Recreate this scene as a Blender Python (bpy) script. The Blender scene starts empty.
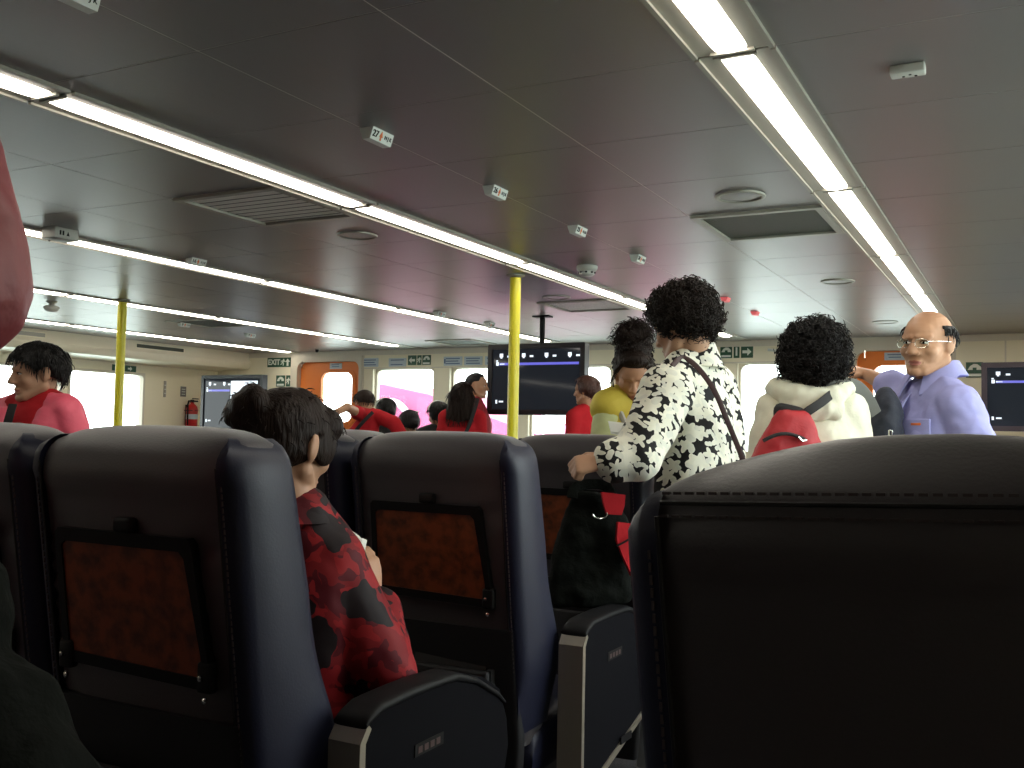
import bpy, bmesh, math, random
import numpy as np
from mathutils import Vector, Matrix, Euler, noise
random.seed(7); RNG = np.random.default_rng(7)
PI = math.pi
C = bpy.context.scene.collection
SC = bpy.context.scene

# ------------------------------------------------------------------ camera
cam_d = bpy.data.cameras.new('camera'); cam = bpy.data.objects.new('camera', cam_d); C.objects.link(cam)
cam_d.sensor_width = 36.0; cam_d.sensor_fit = 'HORIZONTAL'; cam_d.lens = 36.0*985/1024
cam_d.clip_start = 0.02; cam_d.clip_end = 300
R_ = Vector((0.88483585, 0.46547184, 0.02003704)); U_ = Vector((0.0053595, -0.05317332, 0.99857092)); F_ = Vector((-0.46587207, 0.88346396, 0.04954435))
cam.matrix_world = Matrix(((R_.x, U_.x, -F_.x, 0), (R_.y, U_.y, -F_.y, 0), (R_.z, U_.z, -F_.z, 1.18), (0, 0, 0, 1)))
SC.camera = cam
# ------------------------------------------------------------------ world and exposure
SC.view_settings.view_transform = 'Standard'; SC.view_settings.look = 'None'
SC.view_settings.gamma = 1.0; SC.view_settings.use_curve_mapping = False
SC.view_settings.exposure = 0.35
w = bpy.data.worlds.new('overcast'); SC.world = w; w.use_nodes = True
wn = w.node_tree; wn.nodes.clear()
wo = wn.nodes.new('ShaderNodeOutputWorld'); wb = wn.nodes.new('ShaderNodeBackground')
tc = wn.nodes.new('ShaderNodeTexCoord'); sp = wn.nodes.new('ShaderNodeSeparateXYZ'); cr = wn.nodes.new('ShaderNodeValToRGB')
mr = wn.nodes.new('ShaderNodeMapRange'); mr.inputs['From Min'].default_value = -1; mr.inputs['From Max'].default_value = 1
wn.links.new(tc.outputs['Generated'], sp.inputs[0]); wn.links.new(sp.outputs['Z'], mr.inputs['Value']); wn.links.new(mr.outputs[0], cr.inputs[0])
cr.color_ramp.elements[0].position = 0.47; cr.color_ramp.elements[0].color = (.62, .69, .67, 1)
cr.color_ramp.elements[1].position = 0.5; cr.color_ramp.elements[1].color = (.96, .98, 1.0, 1)
wn.links.new(cr.outputs[0], wb.inputs['Color']); wb.inputs['Strength'].default_value = 5.6
wn.links.new(wb.outputs[0], wo.inputs[0])
TUBE_STRENGTH = 10.0

# ------------------------------------------------------------------ materials
def mat(name, col, rough=.5, metal=0.0, spec=.5, bump=None, emit=None, noise_col=None, coat=0):
    m = bpy.data.materials.new(name); m.use_nodes = True
    nt = m.node_tree; b = nt.nodes['Principled BSDF']
    b.inputs['Base Color'].default_value = (*col, 1); b.inputs['Roughness'].default_value = rough
    b.inputs['Metallic'].default_value = metal; b.inputs['Specular IOR Level'].default_value = spec
    if coat: b.inputs['Coat Weight'].default_value = coat; b.inputs['Coat Roughness'].default_value = .15
    if emit: b.inputs['Emission Color'].default_value = (*emit[0], 1); b.inputs['Emission Strength'].default_value = emit[1]
    if bump or noise_col:
        t = nt.nodes.new('ShaderNodeTexCoord')
    if bump:                                        # (scale, strength[, stretch vector])
        n = nt.nodes.new('ShaderNodeTexNoise'); n.inputs['Scale'].default_value = bump[0]; n.inputs['Detail'].default_value = 4
        if len(bump) > 2:
            mp = nt.nodes.new('ShaderNodeMapping'); mp.inputs['Scale'].default_value = bump[2]
            nt.links.new(t.outputs['Object'], mp.inputs[0]); nt.links.new(mp.outputs[0], n.inputs['Vector'])
        else: nt.links.new(t.outputs['Object'], n.inputs['Vector'])
        bp = nt.nodes.new('ShaderNodeBump'); bp.inputs['Strength'].default_value = bump[1]; bp.inputs['Distance'].default_value = .01
        nt.links.new(n.outputs['Fac'], bp.inputs['Height']); nt.links.new(bp.outputs[0], b.inputs['Normal'])
    if noise_col:                                   # (scale, colour2, low, high)
        n2 = nt.nodes.new('ShaderNodeTexNoise'); n2.inputs['Scale'].default_value = noise_col[0]; n2.inputs['Detail'].default_value = 5
        nt.links.new(t.outputs['Object'], n2.inputs['Vector'])
        r2 = nt.nodes.new('ShaderNodeValToRGB')
        r2.color_ramp.elements[0].position = noise_col[2]; r2.color_ramp.elements[1].position = noise_col[3]
        r2.color_ramp.elements[0].color = (*col, 1); r2.color_ramp.elements[1].color = (*noise_col[1], 1)
        nt.links.new(n2.outputs['Fac'], r2.inputs[0]); nt.links.new(r2.outputs[0], b.inputs['Base Color'])
    return m

def N(nt, typ, **kw):
    n = nt.nodes.new(typ)
    for k, v in kw.items():
        if k in ('operation', 'voronoi_dimensions', 'feature', 'data_type', 'blend_type'): setattr(n, k, v)
        else: n.inputs[k].default_value = v
    return n
def math_(nt, op, a, b=None):
    n = nt.nodes.new('ShaderNodeMath'); n.operation = op
    for i, v in enumerate((a, b)):
        if v is None: continue
        if isinstance(v, (int, float)): n.inputs[i].default_value = v
        else: nt.links.new(v, n.inputs[i])
    return n.outputs[0]
def petals(nt, vec, scale, n_pet, size, amp):
    """soft-edged flowers: one per 2D Voronoi cell, petals by angle; 1 inside a flower"""
    v = N(nt, 'ShaderNodeTexVoronoi', voronoi_dimensions='2D', Scale=scale, Randomness=.75)
    nt.links.new(vec, v.inputs['Vector'])
    sc = nt.nodes.new('ShaderNodeVectorMath'); sc.operation = 'SCALE'; sc.inputs['Scale'].default_value = scale
    nt.links.new(vec, sc.inputs[0])
    ps = nt.nodes.new('ShaderNodeVectorMath'); ps.operation = 'SCALE'; ps.inputs['Scale'].default_value = scale
    nt.links.new(v.outputs['Position'], ps.inputs[0])
    su = nt.nodes.new('ShaderNodeVectorMath'); su.operation = 'SUBTRACT'
    nt.links.new(sc.outputs[0], su.inputs[0]); nt.links.new(ps.outputs[0], su.inputs[1])
    s3 = nt.nodes.new('ShaderNodeSeparateXYZ'); nt.links.new(su.outputs[0], s3.inputs[0])
    sepc = nt.nodes.new('ShaderNodeSeparateXYZ'); nt.links.new(v.outputs['Color'], sepc.inputs[0])
    ang = math_(nt, 'ARCTAN2', s3.outputs[1], s3.outputs[0])
    ang = math_(nt, 'ADD', math_(nt, 'MULTIPLY', ang, n_pet), math_(nt, 'MULTIPLY', sepc.outputs[0], 6.28))
    co = math_(nt, 'COSINE', ang)
    rad = math_(nt, 'ADD', math_(nt, 'MULTIPLY', co, amp), math_(nt, 'ADD', math_(nt, 'MULTIPLY', sepc.outputs[1], .16), size))
    return math_(nt, 'GREATER_THAN', rad, v.outputs['Distance'])
def plane_vec(nt, wob=.02, wscale=9):
    """object coordinates laid flat for a print seen on an upright body, slightly wobbled"""
    t = nt.nodes.new('ShaderNodeTexCoord'); s = nt.nodes.new('ShaderNodeSeparateXYZ'); nt.links.new(t.outputs['Object'], s.inputs[0])
    c = nt.nodes.new('ShaderNodeCombineXYZ')
    nt.links.new(math_(nt, 'ADD', math_(nt, 'MULTIPLY', s.outputs[0], .9), math_(nt, 'MULTIPLY', s.outputs[1], .55)), c.inputs[0])
    nt.links.new(math_(nt, 'ADD', s.outputs[2], math_(nt, 'MULTIPLY', s.outputs[1], .35)), c.inputs[1])
    n = N(nt, 'ShaderNodeTexNoise', Scale=wscale); nt.links.new(t.outputs['Object'], n.inputs['Vector'])
    v1 = nt.nodes.new('ShaderNodeVectorMath'); v1.operation = 'SCALE'; v1.inputs['Scale'].default_value = wob * 2
    nt.links.new(n.outputs['Color'], v1.inputs[0])
    v2 = nt.nodes.new('ShaderNodeVectorMath'); v2.operation = 'ADD'
    nt.links.new(c.outputs[0], v2.inputs[0]); nt.links.new(v1.outputs[0], v2.inputs[1])
    return v2.outputs[0]
def print_mat(name, ground, layers, rough=.75, wob=.02, ws=9):
    """layers: list of (scale, petals, size, amp, colour, offset) painted over the ground cloth colour"""
    m = mat(name, ground, rough, spec=.25); nt = m.node_tree; b = nt.nodes['Principled BSDF']
    vec = plane_vec(nt, wob, ws); cur = None
    for sc_, npet, size, amp, col, off in layers:
        o = nt.nodes.new('ShaderNodeVectorMath'); o.operation = 'ADD'; o.inputs[1].default_value = (off, off * 1.7, 0)
        nt.links.new(vec, o.inputs[0])
        f = petals(nt, o.outputs[0], sc_, npet, size, amp)
        mx = nt.nodes.new('ShaderNodeMix'); mx.data_type = 'RGBA'
        nt.links.new(f, mx.inputs[0])
        if cur is None: mx.inputs[6].default_value = (*ground, 1)
        else: nt.links.new(cur, mx.inputs[6])
        mx.inputs[7].default_value = (*col, 1); cur = mx.outputs[2]
    nt.links.new(cur, b.inputs['Base Color'])
    return m

M = {}
M['ceil'] = mat('brushed_ceiling_metal', (.27, .255, .25), .36, metal=.6, bump=(40, .04, (1, .08, 1)))
M['ceil_gap'] = mat('ceiling_joint_strip', (.75, .72, .66), .45)
M['strip'] = mat('light_channel', (.36, .34, .29), .45, metal=.15)
M['tube'] = mat('lit_diffuser', (.9, .9, .85), .4, emit=((1.0, .93, .80), TUBE_STRENGTH))
M['cream'] = mat('cream_wall_laminate', (.84, .77, .58), .45, bump=(60, .03))
M['cream_dk'] = mat('beige_frame', (.66, .60, .49), .5)
M['duct'] = mat('cream_duct', (.78, .71, .55), .38)
M['dark_vent'] = mat('dark_vent_mesh', (.06, .065, .045), .6, bump=(350, .4))
M['floor'] = mat('dark_carpet', (.03, .03, .04), .95, bump=(300, .4), noise_col=(120, (.05, .045, .055), .4, .6))
M['backwall'] = mat('rear_wall_panel', (.04, .036, .034), .6)
M['orange'] = mat('orange_door_paint', (.92, .25, .045), .4)
M['yellow'] = mat('yellow_pole_paint', (.68, .60, .02), .35)
M['navy'] = mat('navy_leather', (.009, .011, .030), .48, bump=(230, .05), spec=.4)
M['leather'] = mat('dark_plum_leather', (.043, .036, .043), .46, bump=(230, .06), spec=.7)
M['leather'].node_tree.nodes['Principled BSDF'].inputs['Sheen Weight'].default_value = .35
M['leather'].node_tree.nodes['Principled BSDF'].inputs['Sheen Roughness'].default_value = .45
M['black'] = mat('black_plastic', (.008, .008, .009), .55, spec=.18)
M['shell'] = mat('seat_shell_black', (.008, .008, .010), .6)
M['stitch'] = mat('dark_thread', (.07, .055, .06), .8)
M['burl'] = mat('burl_tray', (.23, .056, .018), .34, noise_col=(34, (.075, .020, .009), .40, .66), coat=.2)
M['chrome'] = mat('chrome', (.75, .74, .70), .22, metal=1)
M['silver'] = mat('silver_trim', (.52, .47, .38), .38, metal=.8)
M['grey_pl'] = mat('grey_plastic', (.16, .155, .15), .5)
M['arm_panel'] = mat('armrest_panel', (.006, .006, .008), .75, spec=.05)
M['bezel'] = mat('display_bezel', (.010, .009, .013), .4)
M['screen'] = mat('display_glass', (.012, .014, .018), .05, spec=.22, emit=((.05, .06, .08), .15))
M['screen_w'] = mat('screen_white', (.1, .1, .1), .3, emit=((.80, .90, 1.0), 1.1))
M['screen_b'] = mat('screen_blue', (.1, .1, .1), .3, emit=((.10, .10, .62), .9))
M['green'] = mat('safety_sign_green', (.012, .075, .035), .4)
M['signwhite'] = mat('sign_lettering', (.72, .75, .66), .5)
M['plate'] = mat('white_plate', (.70, .72, .68), .5)
M['plate_b'] = mat('pale_blue_notice', (.52, .60, .66), .5)
M['ink'] = mat('dark_ink', (.02, .02, .02), .7, spec=.08)
M['ink_b'] = mat('blue_ink', (.07, .14, .26), .5)
M['orange_ink'] = mat('orange_ink', (.75, .16, .03), .5)
M['redglow'] = mat('red_sign_face', (.7, .12, .12), .5, emit=((.9, .16, .17), .35))
M['det'] = mat('detector_plastic', (.50, .50, .46), .5)
M['redcan'] = mat('extinguisher_red', (.50, .015, .015), .3)
M['pink_out'] = mat('pink_painted_steel', (.34, .062, .15), .6)
M['pale_out'] = mat('pale_painted_steel', (.46, .37, .41), .6)
M['water'] = mat('harbour_water', (.58, .68, .64), .25)
def glass_mat():
    m = bpy.data.materials.new('window_glass'); m.use_nodes = True; nt = m.node_tree; nt.nodes.clear()
    o = nt.nodes.new('ShaderNodeOutputMaterial'); mx = nt.nodes.new('ShaderNodeMixShader')
    t = nt.nodes.new('ShaderNodeBsdfTransparent'); t.inputs[0].default_value = (.95, .985, .97, 1)
    g = nt.nodes.new('ShaderNodeBsdfGlossy'); g.inputs['Roughness'].default_value = .02
    lw = nt.nodes.new('ShaderNodeLayerWeight'); lw.inputs[0].default_value = .12
    nt.links.new(lw.outputs['Fresnel'], mx.inputs[0]); nt.links.new(t.outputs[0], mx.inputs[1]); nt.links.new(g.outputs[0], mx.inputs[2])
    nt.links.new(mx.outputs[0], o.inputs[0]); return m
M['glass'] = glass_mat()
M['skin'] = mat('skin_tan', (.44, .235, .135), .48, spec=.35)
M['skin_l'] = mat('skin_light', (.52, .30, .19), .48, spec=.35)
M['lip'] = mat('lip', (.36, .12, .09), .45)
M['eyew'] = mat('eye_white', (.65, .62, .56), .3); M['iris'] = mat('iris_dark', (.02, .012, .008), .2)
M['hair_b'] = mat('black_hair', (.008, .007, .0065), .5, spec=.25, bump=(180, .6, (1, 1, .12)))
M['hair_br'] = mat('brown_hair', (.017, .009, .006), .5, spec=.18, bump=(180, .6, (1, 1, .12)))
M['hair_red'] = mat('auburn_hair', (.055, .017, .010), .45, spec=.5, bump=(150, .6, (1, 1, .12)))
M['hair_curl'] = mat('curly_black_hair', (.008, .006, .0055), .55, spec=.22)
M['hair_curl_b'] = mat('curly_dark_brown_hair', (.014, .009, .0065), .55, spec=.22)
M['redT'] = mat('red_cotton', (.40, .012, .018), .85, spec=.2, bump=(22, .25))
M['pinkJ'] = mat('pink_nylon', (.85, .12, .19), .5, bump=(16, .5))
M['pinkJ2'] = mat('rose_nylon', (.27, .05, .058), .5, bump=(14, .6))
M['creamJ'] = mat('cream_nylon', (.72, .70, .55), .55, bump=(18, .45))
M['lilac'] = mat('lilac_shirting', (.30, .30, .56), .8, spec=.2, bump=(20, .3))
M['lilac_dk'] = mat('violet_lining', (.22, .20, .46), .8)
M['vest'] = mat('yellow_vest', (.62, .50, .06), .7, bump=(20, .3))
M['vest_ref'] = mat('silver_grey_scarf', (.40, .40, .38), .7)
M['palegreen'] = mat('pale_green_sleeve', (.55, .60, .30), .75)
M['trouser'] = mat('black_trousers', (.012, .012, .013), .9)
M['trouser_n'] = mat('navy_trousers', (.02, .025, .045), .9)
M['shoe'] = mat('dark_shoe', (.02, .018, .016), .5)
M['redbag'] = mat('red_bag_nylon', (.38, .012, .018), .6, bump=(30, .4))
M['blackbag'] = mat('black_bag_cloth', (.006, .0075, .006), .9, spec=.12, bump=(45, .5))
M['navybag'] = mat('navy_bag_cloth', (.014, .018, .032), .7, bump=(30, .5))
M['webbing'] = mat('grey_webbing', (.14, .14, .125), .85)
M['blackweb'] = mat('black_webbing', (.015, .014, .014), .8)
M['brownweb'] = mat('brown_leather_strap', (.06, .03, .03), .5)
M['paper'] = mat('white_paper', (.72, .75, .70), .7)
M['petal'] = print_mat('black_white_floral_cloth', (.010, .010, .010),
        [(20, 4, .27, .12, (.80, .79, .66), .0), (17, 5, .25, .11, (.84, .83, .70), 3.1), (27, 2, .20, .10, (.74, .74, .64), 7.7)])
M['redfloral'] = print_mat('red_floral_cloth', (.21, .008, .012),
        [(13, 5, .27, .10, (.095, .004, .010), 1.3), (19, 3, .22, .10, (.31, .013, .017), 4.4), (8.5, 3, .20, .07, (.012, .006, .008), 9.2)], rough=.65, wob=.045, ws=16)

# ------------------------------------------------------------------ mesh collecting
class MB:
    def __init__(s): s.v = []; s.f = []; s.m = []
    def add(s, v, f, mi=0):
        o = len(s.v); s.v.extend([tuple(map(float, p)) for p in v]); s.f.extend([tuple(i + o for i in q) for q in f]); s.m.extend([mi] * len(f)); return s
    def box(s, x0, x1, y0, y1, z0, z1, mi=0, bev=0, mtx=None):
        bm = bmesh.new(); bmesh.ops.create_cube(bm, size=1)
        bmesh.ops.scale(bm, vec=(abs(x1-x0), abs(y1-y0), abs(z1-z0)), verts=bm.verts)
        if bev: bmesh.ops.bevel(bm, geom=list(bm.edges), offset=bev, segments=3, affect='EDGES', profile=.5)
        bmesh.ops.translate(bm, vec=((x0+x1)/2, (y0+y1)/2, (z0+z1)/2), verts=bm.verts)
        if mtx is not None: bmesh.ops.transform(bm, matrix=mtx, verts=bm.verts)
        bm.verts.index_update(); s.add([v.co[:] for v in bm.verts], [[v.index for v in f.verts] for f in bm.faces], mi); bm.free(); return s
    def loft(s, rings, mi=0, cap=True):
        n = len(rings[0]); V = [p for r in rings for p in r]; F = []
        for i in range(len(rings)-1):
            for j in range(n): F.append((i*n+j, i*n+(j+1) % n, (i+1)*n+(j+1) % n, (i+1)*n+j))
        if cap: F.append(tuple(range(n-1, -1, -1))); F.append(tuple((len(rings)-1)*n+j for j in range(n)))
        return s.add(V, F, mi)
    def tube(s, path, rad, sides=8, mi=0, flat=1.0, side=None):
        P = [Vector(p) for p in path]; n = len(P)
        if isinstance(rad, (int, float)): rad = [rad]*n
        rings = []; prev = Vector(side) if side else None
        for i in range(n):
            d = (P[min(i+1, n-1)] - P[max(i-1, 0)])
            if d.length < 1e-9: d = Vector((0, 0, 1))
            d.normalize()
            if prev is None: prev = Vector((0, 0, 1)) if abs(d.z) < .9 else Vector((1, 0, 0))
            a = prev - d*prev.dot(d)
            if a.length < 1e-6: a = d.orthogonal()
            a.normalize(); b = d.cross(a); prev = a
            rings.append([P[i] + a*rad[i]*math.cos(t) + b*rad[i]*flat*math.sin(t) for t in [2*PI*k/sides for k in range(sides)]])
        return s.loft(rings, mi)
    def cap(s, p0, p1, r0, r1, mi=0, sides=16, flat=1.0, side=None):
        """round cone: hemispheric ends, tapered"""
        p0 = Vector(p0); p1 = Vector(p1); d = (p1-p0); L = d.length
        d = d/L if L > 1e-9 else Vector((0, 0, 1)); path = []; rad = []
        for k in range(5):
            a = PI/2*(1-k/5); path.append(p0 - d*r0*math.sin(a)); rad.append(max(1e-4, r0*math.cos(a)))
        path.append(p0); rad.append(r0); path.append(p0.lerp(p1, .5)); rad.append((r0+r1)/2); path.append(p1); rad.append(r1)
        for k in range(1, 6):
            a = PI/2*k/5; path.append(p1 + d*r1*math.sin(a)); rad.append(max(1e-4, r1*math.cos(a)))
        return s.tube(path, rad, sides, mi, flat, side)
    def ell(s, c, r, rot=None, mi=0, nu=20, nv=12):
        V = []; F = []; c = Vector(c)
        for i in range(nv+1):
            th = PI*i/nv
            for j in range(nu):
                ph = 2*PI*j/nu; p = Vector((r[0]*math.sin(th)*math.cos(ph), r[1]*math.sin(th)*math.sin(ph), r[2]*math.cos(th)))
                V.append((rot @ p if rot else p) + c)
        for i in range(nv):
            for j in range(nu): F.append((i*nu+j, (i+1)*nu+j, (i+1)*nu+(j+1) % nu, i*nu+(j+1) % nu))
        return s.add(V, F, mi)
    def prism(s, pts, fn, d0, d1, mi=0):
        """outline pts (u,v); fn(u,v,d) -> xyz"""
        n = len(pts)
        V = [fn(u, v, d0) for u, v in pts] + [fn(u, v, d1) for u, v in pts]
        F = [tuple(range(n)), tuple(range(2*n-1, n-1, -1))] + [(i, i+n, (i+1) % n+n, (i+1) % n) for i in range(n)]
        return s.add(V, F, mi)
    def frame(s, outer, inner, fn, d0, d1, mi=0):
        """ring between two outlines of the same point count, extruded"""
        n = len(outer); V = []
        for d in (d0, d1):
            V += [fn(u, v, d) for u, v in outer] + [fn(u, v, d) for u, v in inner]
        F = []
        for i in range(n):
            j = (i+1) % n
            F += [(i, j, n+j, n+i), (2*n+i, 3*n+i, 3*n+j, 2*n+j), (i, 2*n+i, 2*n+j, j), (n+i, n+j, 3*n+j, 3*n+i)]
        return s.add(V, F, mi)
    def lathe(s, prof, c=(0, 0, 0), sides=24, mi=0, axis=None):
        c = Vector(c); rings = []
        for r, z in prof:
            rg = []
            for k in range(sides):
                p = Vector((max(r, 1e-4)*math.cos(2*PI*k/sides), max(r, 1e-4)*math.sin(2*PI*k/sides), z))
                rg.append((axis @ p if axis else p)+c)
            rings.append(rg)
        return s.loft(rings, mi)
    def build(s, name, mats, parent=None, origin=None, smooth=True, angle=40):
        me = bpy.data.meshes.new(name); o0 = Vector(origin) if origin is not None else Vector((0, 0, 0))
        V = np.array(s.v, dtype=float).reshape(-1, 3) - np.array(o0)
        me.from_pydata(V.tolist(), [], s.f)
        if not isinstance(mats, (list, tuple)): mats = [mats]
        for m in mats: me.materials.append(m)
        me.polygons.foreach_set('material_index', s.m)
        bm = bmesh.new(); bm.from_mesh(me); bmesh.ops.recalc_face_normals(bm, faces=bm.faces); bm.to_mesh(me); bm.free()
        if smooth:
            me.polygons.foreach_set('use_smooth', [True]*len(me.polygons)); me.set_sharp_from_angle(angle=math.radians(angle))
        ob = bpy.data.objects.new(name, me); C.objects.link(ob)
        if parent is not None: ob.parent = parent
        else: ob.location = o0
        return ob

def remesh(mb, voxel, iters=3, factor=.5):
    """one continuous skin round all the overlapping solids collected in mb"""
    me = bpy.data.meshes.new('tmp'); me.from_pydata(mb.v, [], mb.f)
    bm = bmesh.new(); bm.from_mesh(me); bmesh.ops.recalc_face_normals(bm, faces=bm.faces); bm.to_mesh(me); bm.free()
    ob = bpy.data.objects.new('tmp', me); C.objects.link(ob)
    r = ob.modifiers.new('r', 'REMESH'); r.mode = 'VOXEL'; r.voxel_size = voxel; r.adaptivity = 0
    if iters:
        sm = ob.modifiers.new('s', 'SMOOTH'); sm.factor = factor; sm.iterations = iters
    dg = bpy.context.evaluated_depsgraph_get(); ev = ob.evaluated_get(dg); m2 = ev.to_mesh()
    n = len(m2.vertices); V = np.empty(n*3); m2.vertices.foreach_get('co', V); V = V.reshape(-1, 3)
    Fs = [tuple(p.vertices) for p in m2.polygons]; Nn = np.empty(n*3); m2.vertices.foreach_get('normal', Nn); Nn = Nn.reshape(-1, 3)
    ev.to_mesh_clear(); bpy.data.objects.remove(ob); bpy.data.meshes.remove(me)
    out = MB(); out.v = V; out.f = Fs; out.m = [0]*len(Fs); out.n = Nn
    return out

def empty(name, loc=(0, 0, 0), rz=0):
    o = bpy.data.objects.new(name, None); C.objects.link(o); o.location = loc; o.rotation_euler = (0, 0, rz); o.empty_display_size = .1
    return o
def tag(o, label, cat, group=None, kind=None):
    o['label'] = label; o['category'] = cat
    if group: o['group'] = group
    if kind: o['kind'] = kind
    return o
def struct(o, label=None):
    o['kind'] = 'structure'
    if label: o['label'] = label
    return o
def copy_tree(o, parent=None):
    c = o.copy(); C.objects.link(c)
    if parent is not None: c.parent = parent
    for ch in list(o.children): copy_tree(ch, c)
    return c
def rrect(u0, u1, v0, v1, r, k=6):
    P = []
    for cx, cy, a0 in ((u1-r, v1-r, 0), (u0+r, v1-r, PI/2), (u0+r, v0+r, PI), (u1-r, v0+r, 3*PI/2)):
        for i in range(k+1):
            a = a0+PI/2*i/k; P.append((cx+r*math.cos(a), cy+r*math.sin(a)))
    return P
def rect_like(u0, u1, v0, v1, k=6):
    """same point count and order as rrect, but square corners"""
    return rrect(u0, u1, v0, v1, 1e-4, k)
def text_mb(body, size, fn, depth=.002, mi=0, bold=0.0):
    """lettering as solid mesh; fn(u,v,d) -> xyz, text centred on u=v=0"""
    cu = bpy.data.curves.new('t', 'FONT'); cu.body = body; cu.size = size; cu.align_x = 'CENTER'; cu.align_y = 'CENTER'; cu.extrude = depth/2; cu.resolution_u = 3; cu.offset = bold
    ob = bpy.data.objects.new('t', cu); C.objects.link(ob)
    dg = bpy.context.evaluated_depsgraph_get(); me = ob.evaluated_get(dg).to_mesh()
    V = [fn(v.co.x, v.co.y, v.co.z) for v in me.vertices]; F = [tuple(p.vertices) for p in me.polygons]
    ob.evaluated_get(dg).to_mesh_clear(); bpy.data.objects.remove(ob); bpy.data.curves.remove(cu)
    return MB().add(V, F, mi)
ORD = ['first', 'second', 'third', 'fourth', 'fifth', 'sixth', 'seventh', 'eighth', 'ninth']
# ================================================================== THE ROOM
H = 2.23; XL, XR, YF, YB = -10.4, .70, 10.6, -7.0
ROWX = [-.71, -2.78, -4.85, -6.92, -8.99]
VENTS = [(-3.48, 3.29, 'second'), (-1.41, 4.56, 'first'), (-3.48, 7.05, 'second'), (-6.86, 7.05, 'x'), (-2.79+.05, 9.58, 'x'), (-6.86, 9.58, 'x')]
PY0 = 1.98-.632*14
b = MB()
b.box(XL, XR, YB, YF+.15, H+.0012, H+.06, 1)                                      # backing, seen only as the joint lines
vent_cells = set()
def cells_x():
    out = []
    for i, rx in enumerate(ROWX):
        a = rx-.112
        for k in range(3):
            x1 = a - .62*k; x0 = x1-.615
            if i == 4 and k > 1: break
            out.append((max(x0, XL), x1))
    out.append((ROWX[0]+.112, ROWX[0]+.112+.60)); out.append((.015, XR))
    return out
CX = cells_x()
VC = [(-3.51, -2.90, 3.245), (-1.437, -.822, 4.508), (-3.51, -2.90, 7.036), (-7.65, -7.03, 7.036), (-3.51, -2.90, 9.564), (-6.2, -5.58, 9.564)]
def is_vent(x0, x1, y0):
    for vx0, vx1, vy in VC:
        if abs((x0+x1)/2-(vx0+vx1)/2) < .12 and abs(y0-vy) < .2: return True
    return False
VENT_AT = []
for x0, x1 in CX:
    for k in range(0, 32):
        y0 = PY0+.632*k
        if y0 > YF: break
        if is_vent(x0, x1, y0): VENT_AT.append((x0, x1, y0, y0+.628)); continue
        b.box(x0, x1, y0, min(y0+.628, YF+.1), H, H+.03, 0)
struct(b.build('ceiling', [M['ceil'], M['ceil_gap']], smooth=False))
b = MB(); b.box(XL-.2, XR+.2, YB, YF+.2, -.05, 0); struct(b.build('floor', M['floor'], smooth=False))
b = MB(); b.box(XL-.2, XR+.2, YB-.1, YB, 0, H+.1); struct(b.build('wall_back', M['backwall'], smooth=False))

# ------------------------------------------------ fluorescent rows: recessed channel, trims, curved diffuser
def tube_light(rx, y0, y1):
    t = empty('ceiling_light', (rx, (y0+y1)/2, H)); L = (y1-y0)/2
    m = MB()
    m.box(-.108, .108, -L, L, -.004, .03); m.box(-.112, -.098, -L, L, -.012, .03); m.box(.098, .112, -L, L, -.012, .03)
    m.box(-.06, .06, -L, -L+.012, -.012, .01); m.box(-.06, .06, L-.012, L, -.012, .01)
    m.build('housing', M['strip'], t, smooth=False)
    m = MB(); rings = []
    ys = [-L+.014, -L+.022, -L+.05, -L+.09, L-.09, L-.05, L-.022, L-.014]; sh = [.62, .82, .95, 1, 1, .95, .82, .62]
    for yy, s_ in zip(ys, sh):
        rings.append([(-.05*math.cos(PI*k/12)*(.8+.2*s_), yy, .004-.024*s_*math.sin(PI*k/12)) for k in range(13)])
    m.loft(rings); m.build('diffuser', M['tube'], t, angle=60)
    return t
ROWNAME = ['in the row nearest the right wall', 'in the second row from the right wall', 'in the middle row', 'in the second row from the left wall', 'in the row nearest the left wall']
for i, rx in enumerate(ROWX):
    if i == 0: ends = [.96, 2.60, 4.23, 5.87, 7.51, 9.15, 10.05]
    else: ends = [.42, 2.05, 3.69, 5.34, 6.98, 8.60, 10.06]
    if i >= 3: ends = ends[1:]
    if i == 4: ends[-1] = 10.50
    n = len(ends)-1
    for k in range(n):
        t = tube_light(rx, ends[k]+.008, ends[k+1]-.008)
        tag(t, 'lit tube light %s, %s from far end' % (ROWNAME[i], ORD[n-1-k]), 'ceiling light', 'ceiling tube lights')
for k in range(5):
    tag(tube_light(.36, 1.90+1.63*k+.008, 1.90+1.63*(k+1)-.008), 'lit tube light beside the right wall, %s from far end' % ORD[4-k], 'ceiling light', 'ceiling tube lights')
for i in (1, 2, 3, 4):
    for k in range(3):
        tag(tube_light(ROWX[i], -6.7+1.63*k+.008, -6.7+1.63*(k+1)-.008), 'rear lit tube light %s, %s from rear wall' % (ROWNAME[i], ORD[k]), 'ceiling light', 'ceiling tube lights')
# the plain channel cover where a row has no lamp near the camera
b = MB()
for i, rx in enumerate(ROWX):
    e = [.96, .42, .42, 2.05, 2.05][i]; b.box(rx-.112, rx+.112, YB, e, H-.006, H+.03)
    b.box(rx-.112, rx+.112, 10.06 if i < 4 else 10.5, YF+.1, H-.006, H+.03)
struct(b.build('trim_1', M['strip'], smooth=False))

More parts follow.
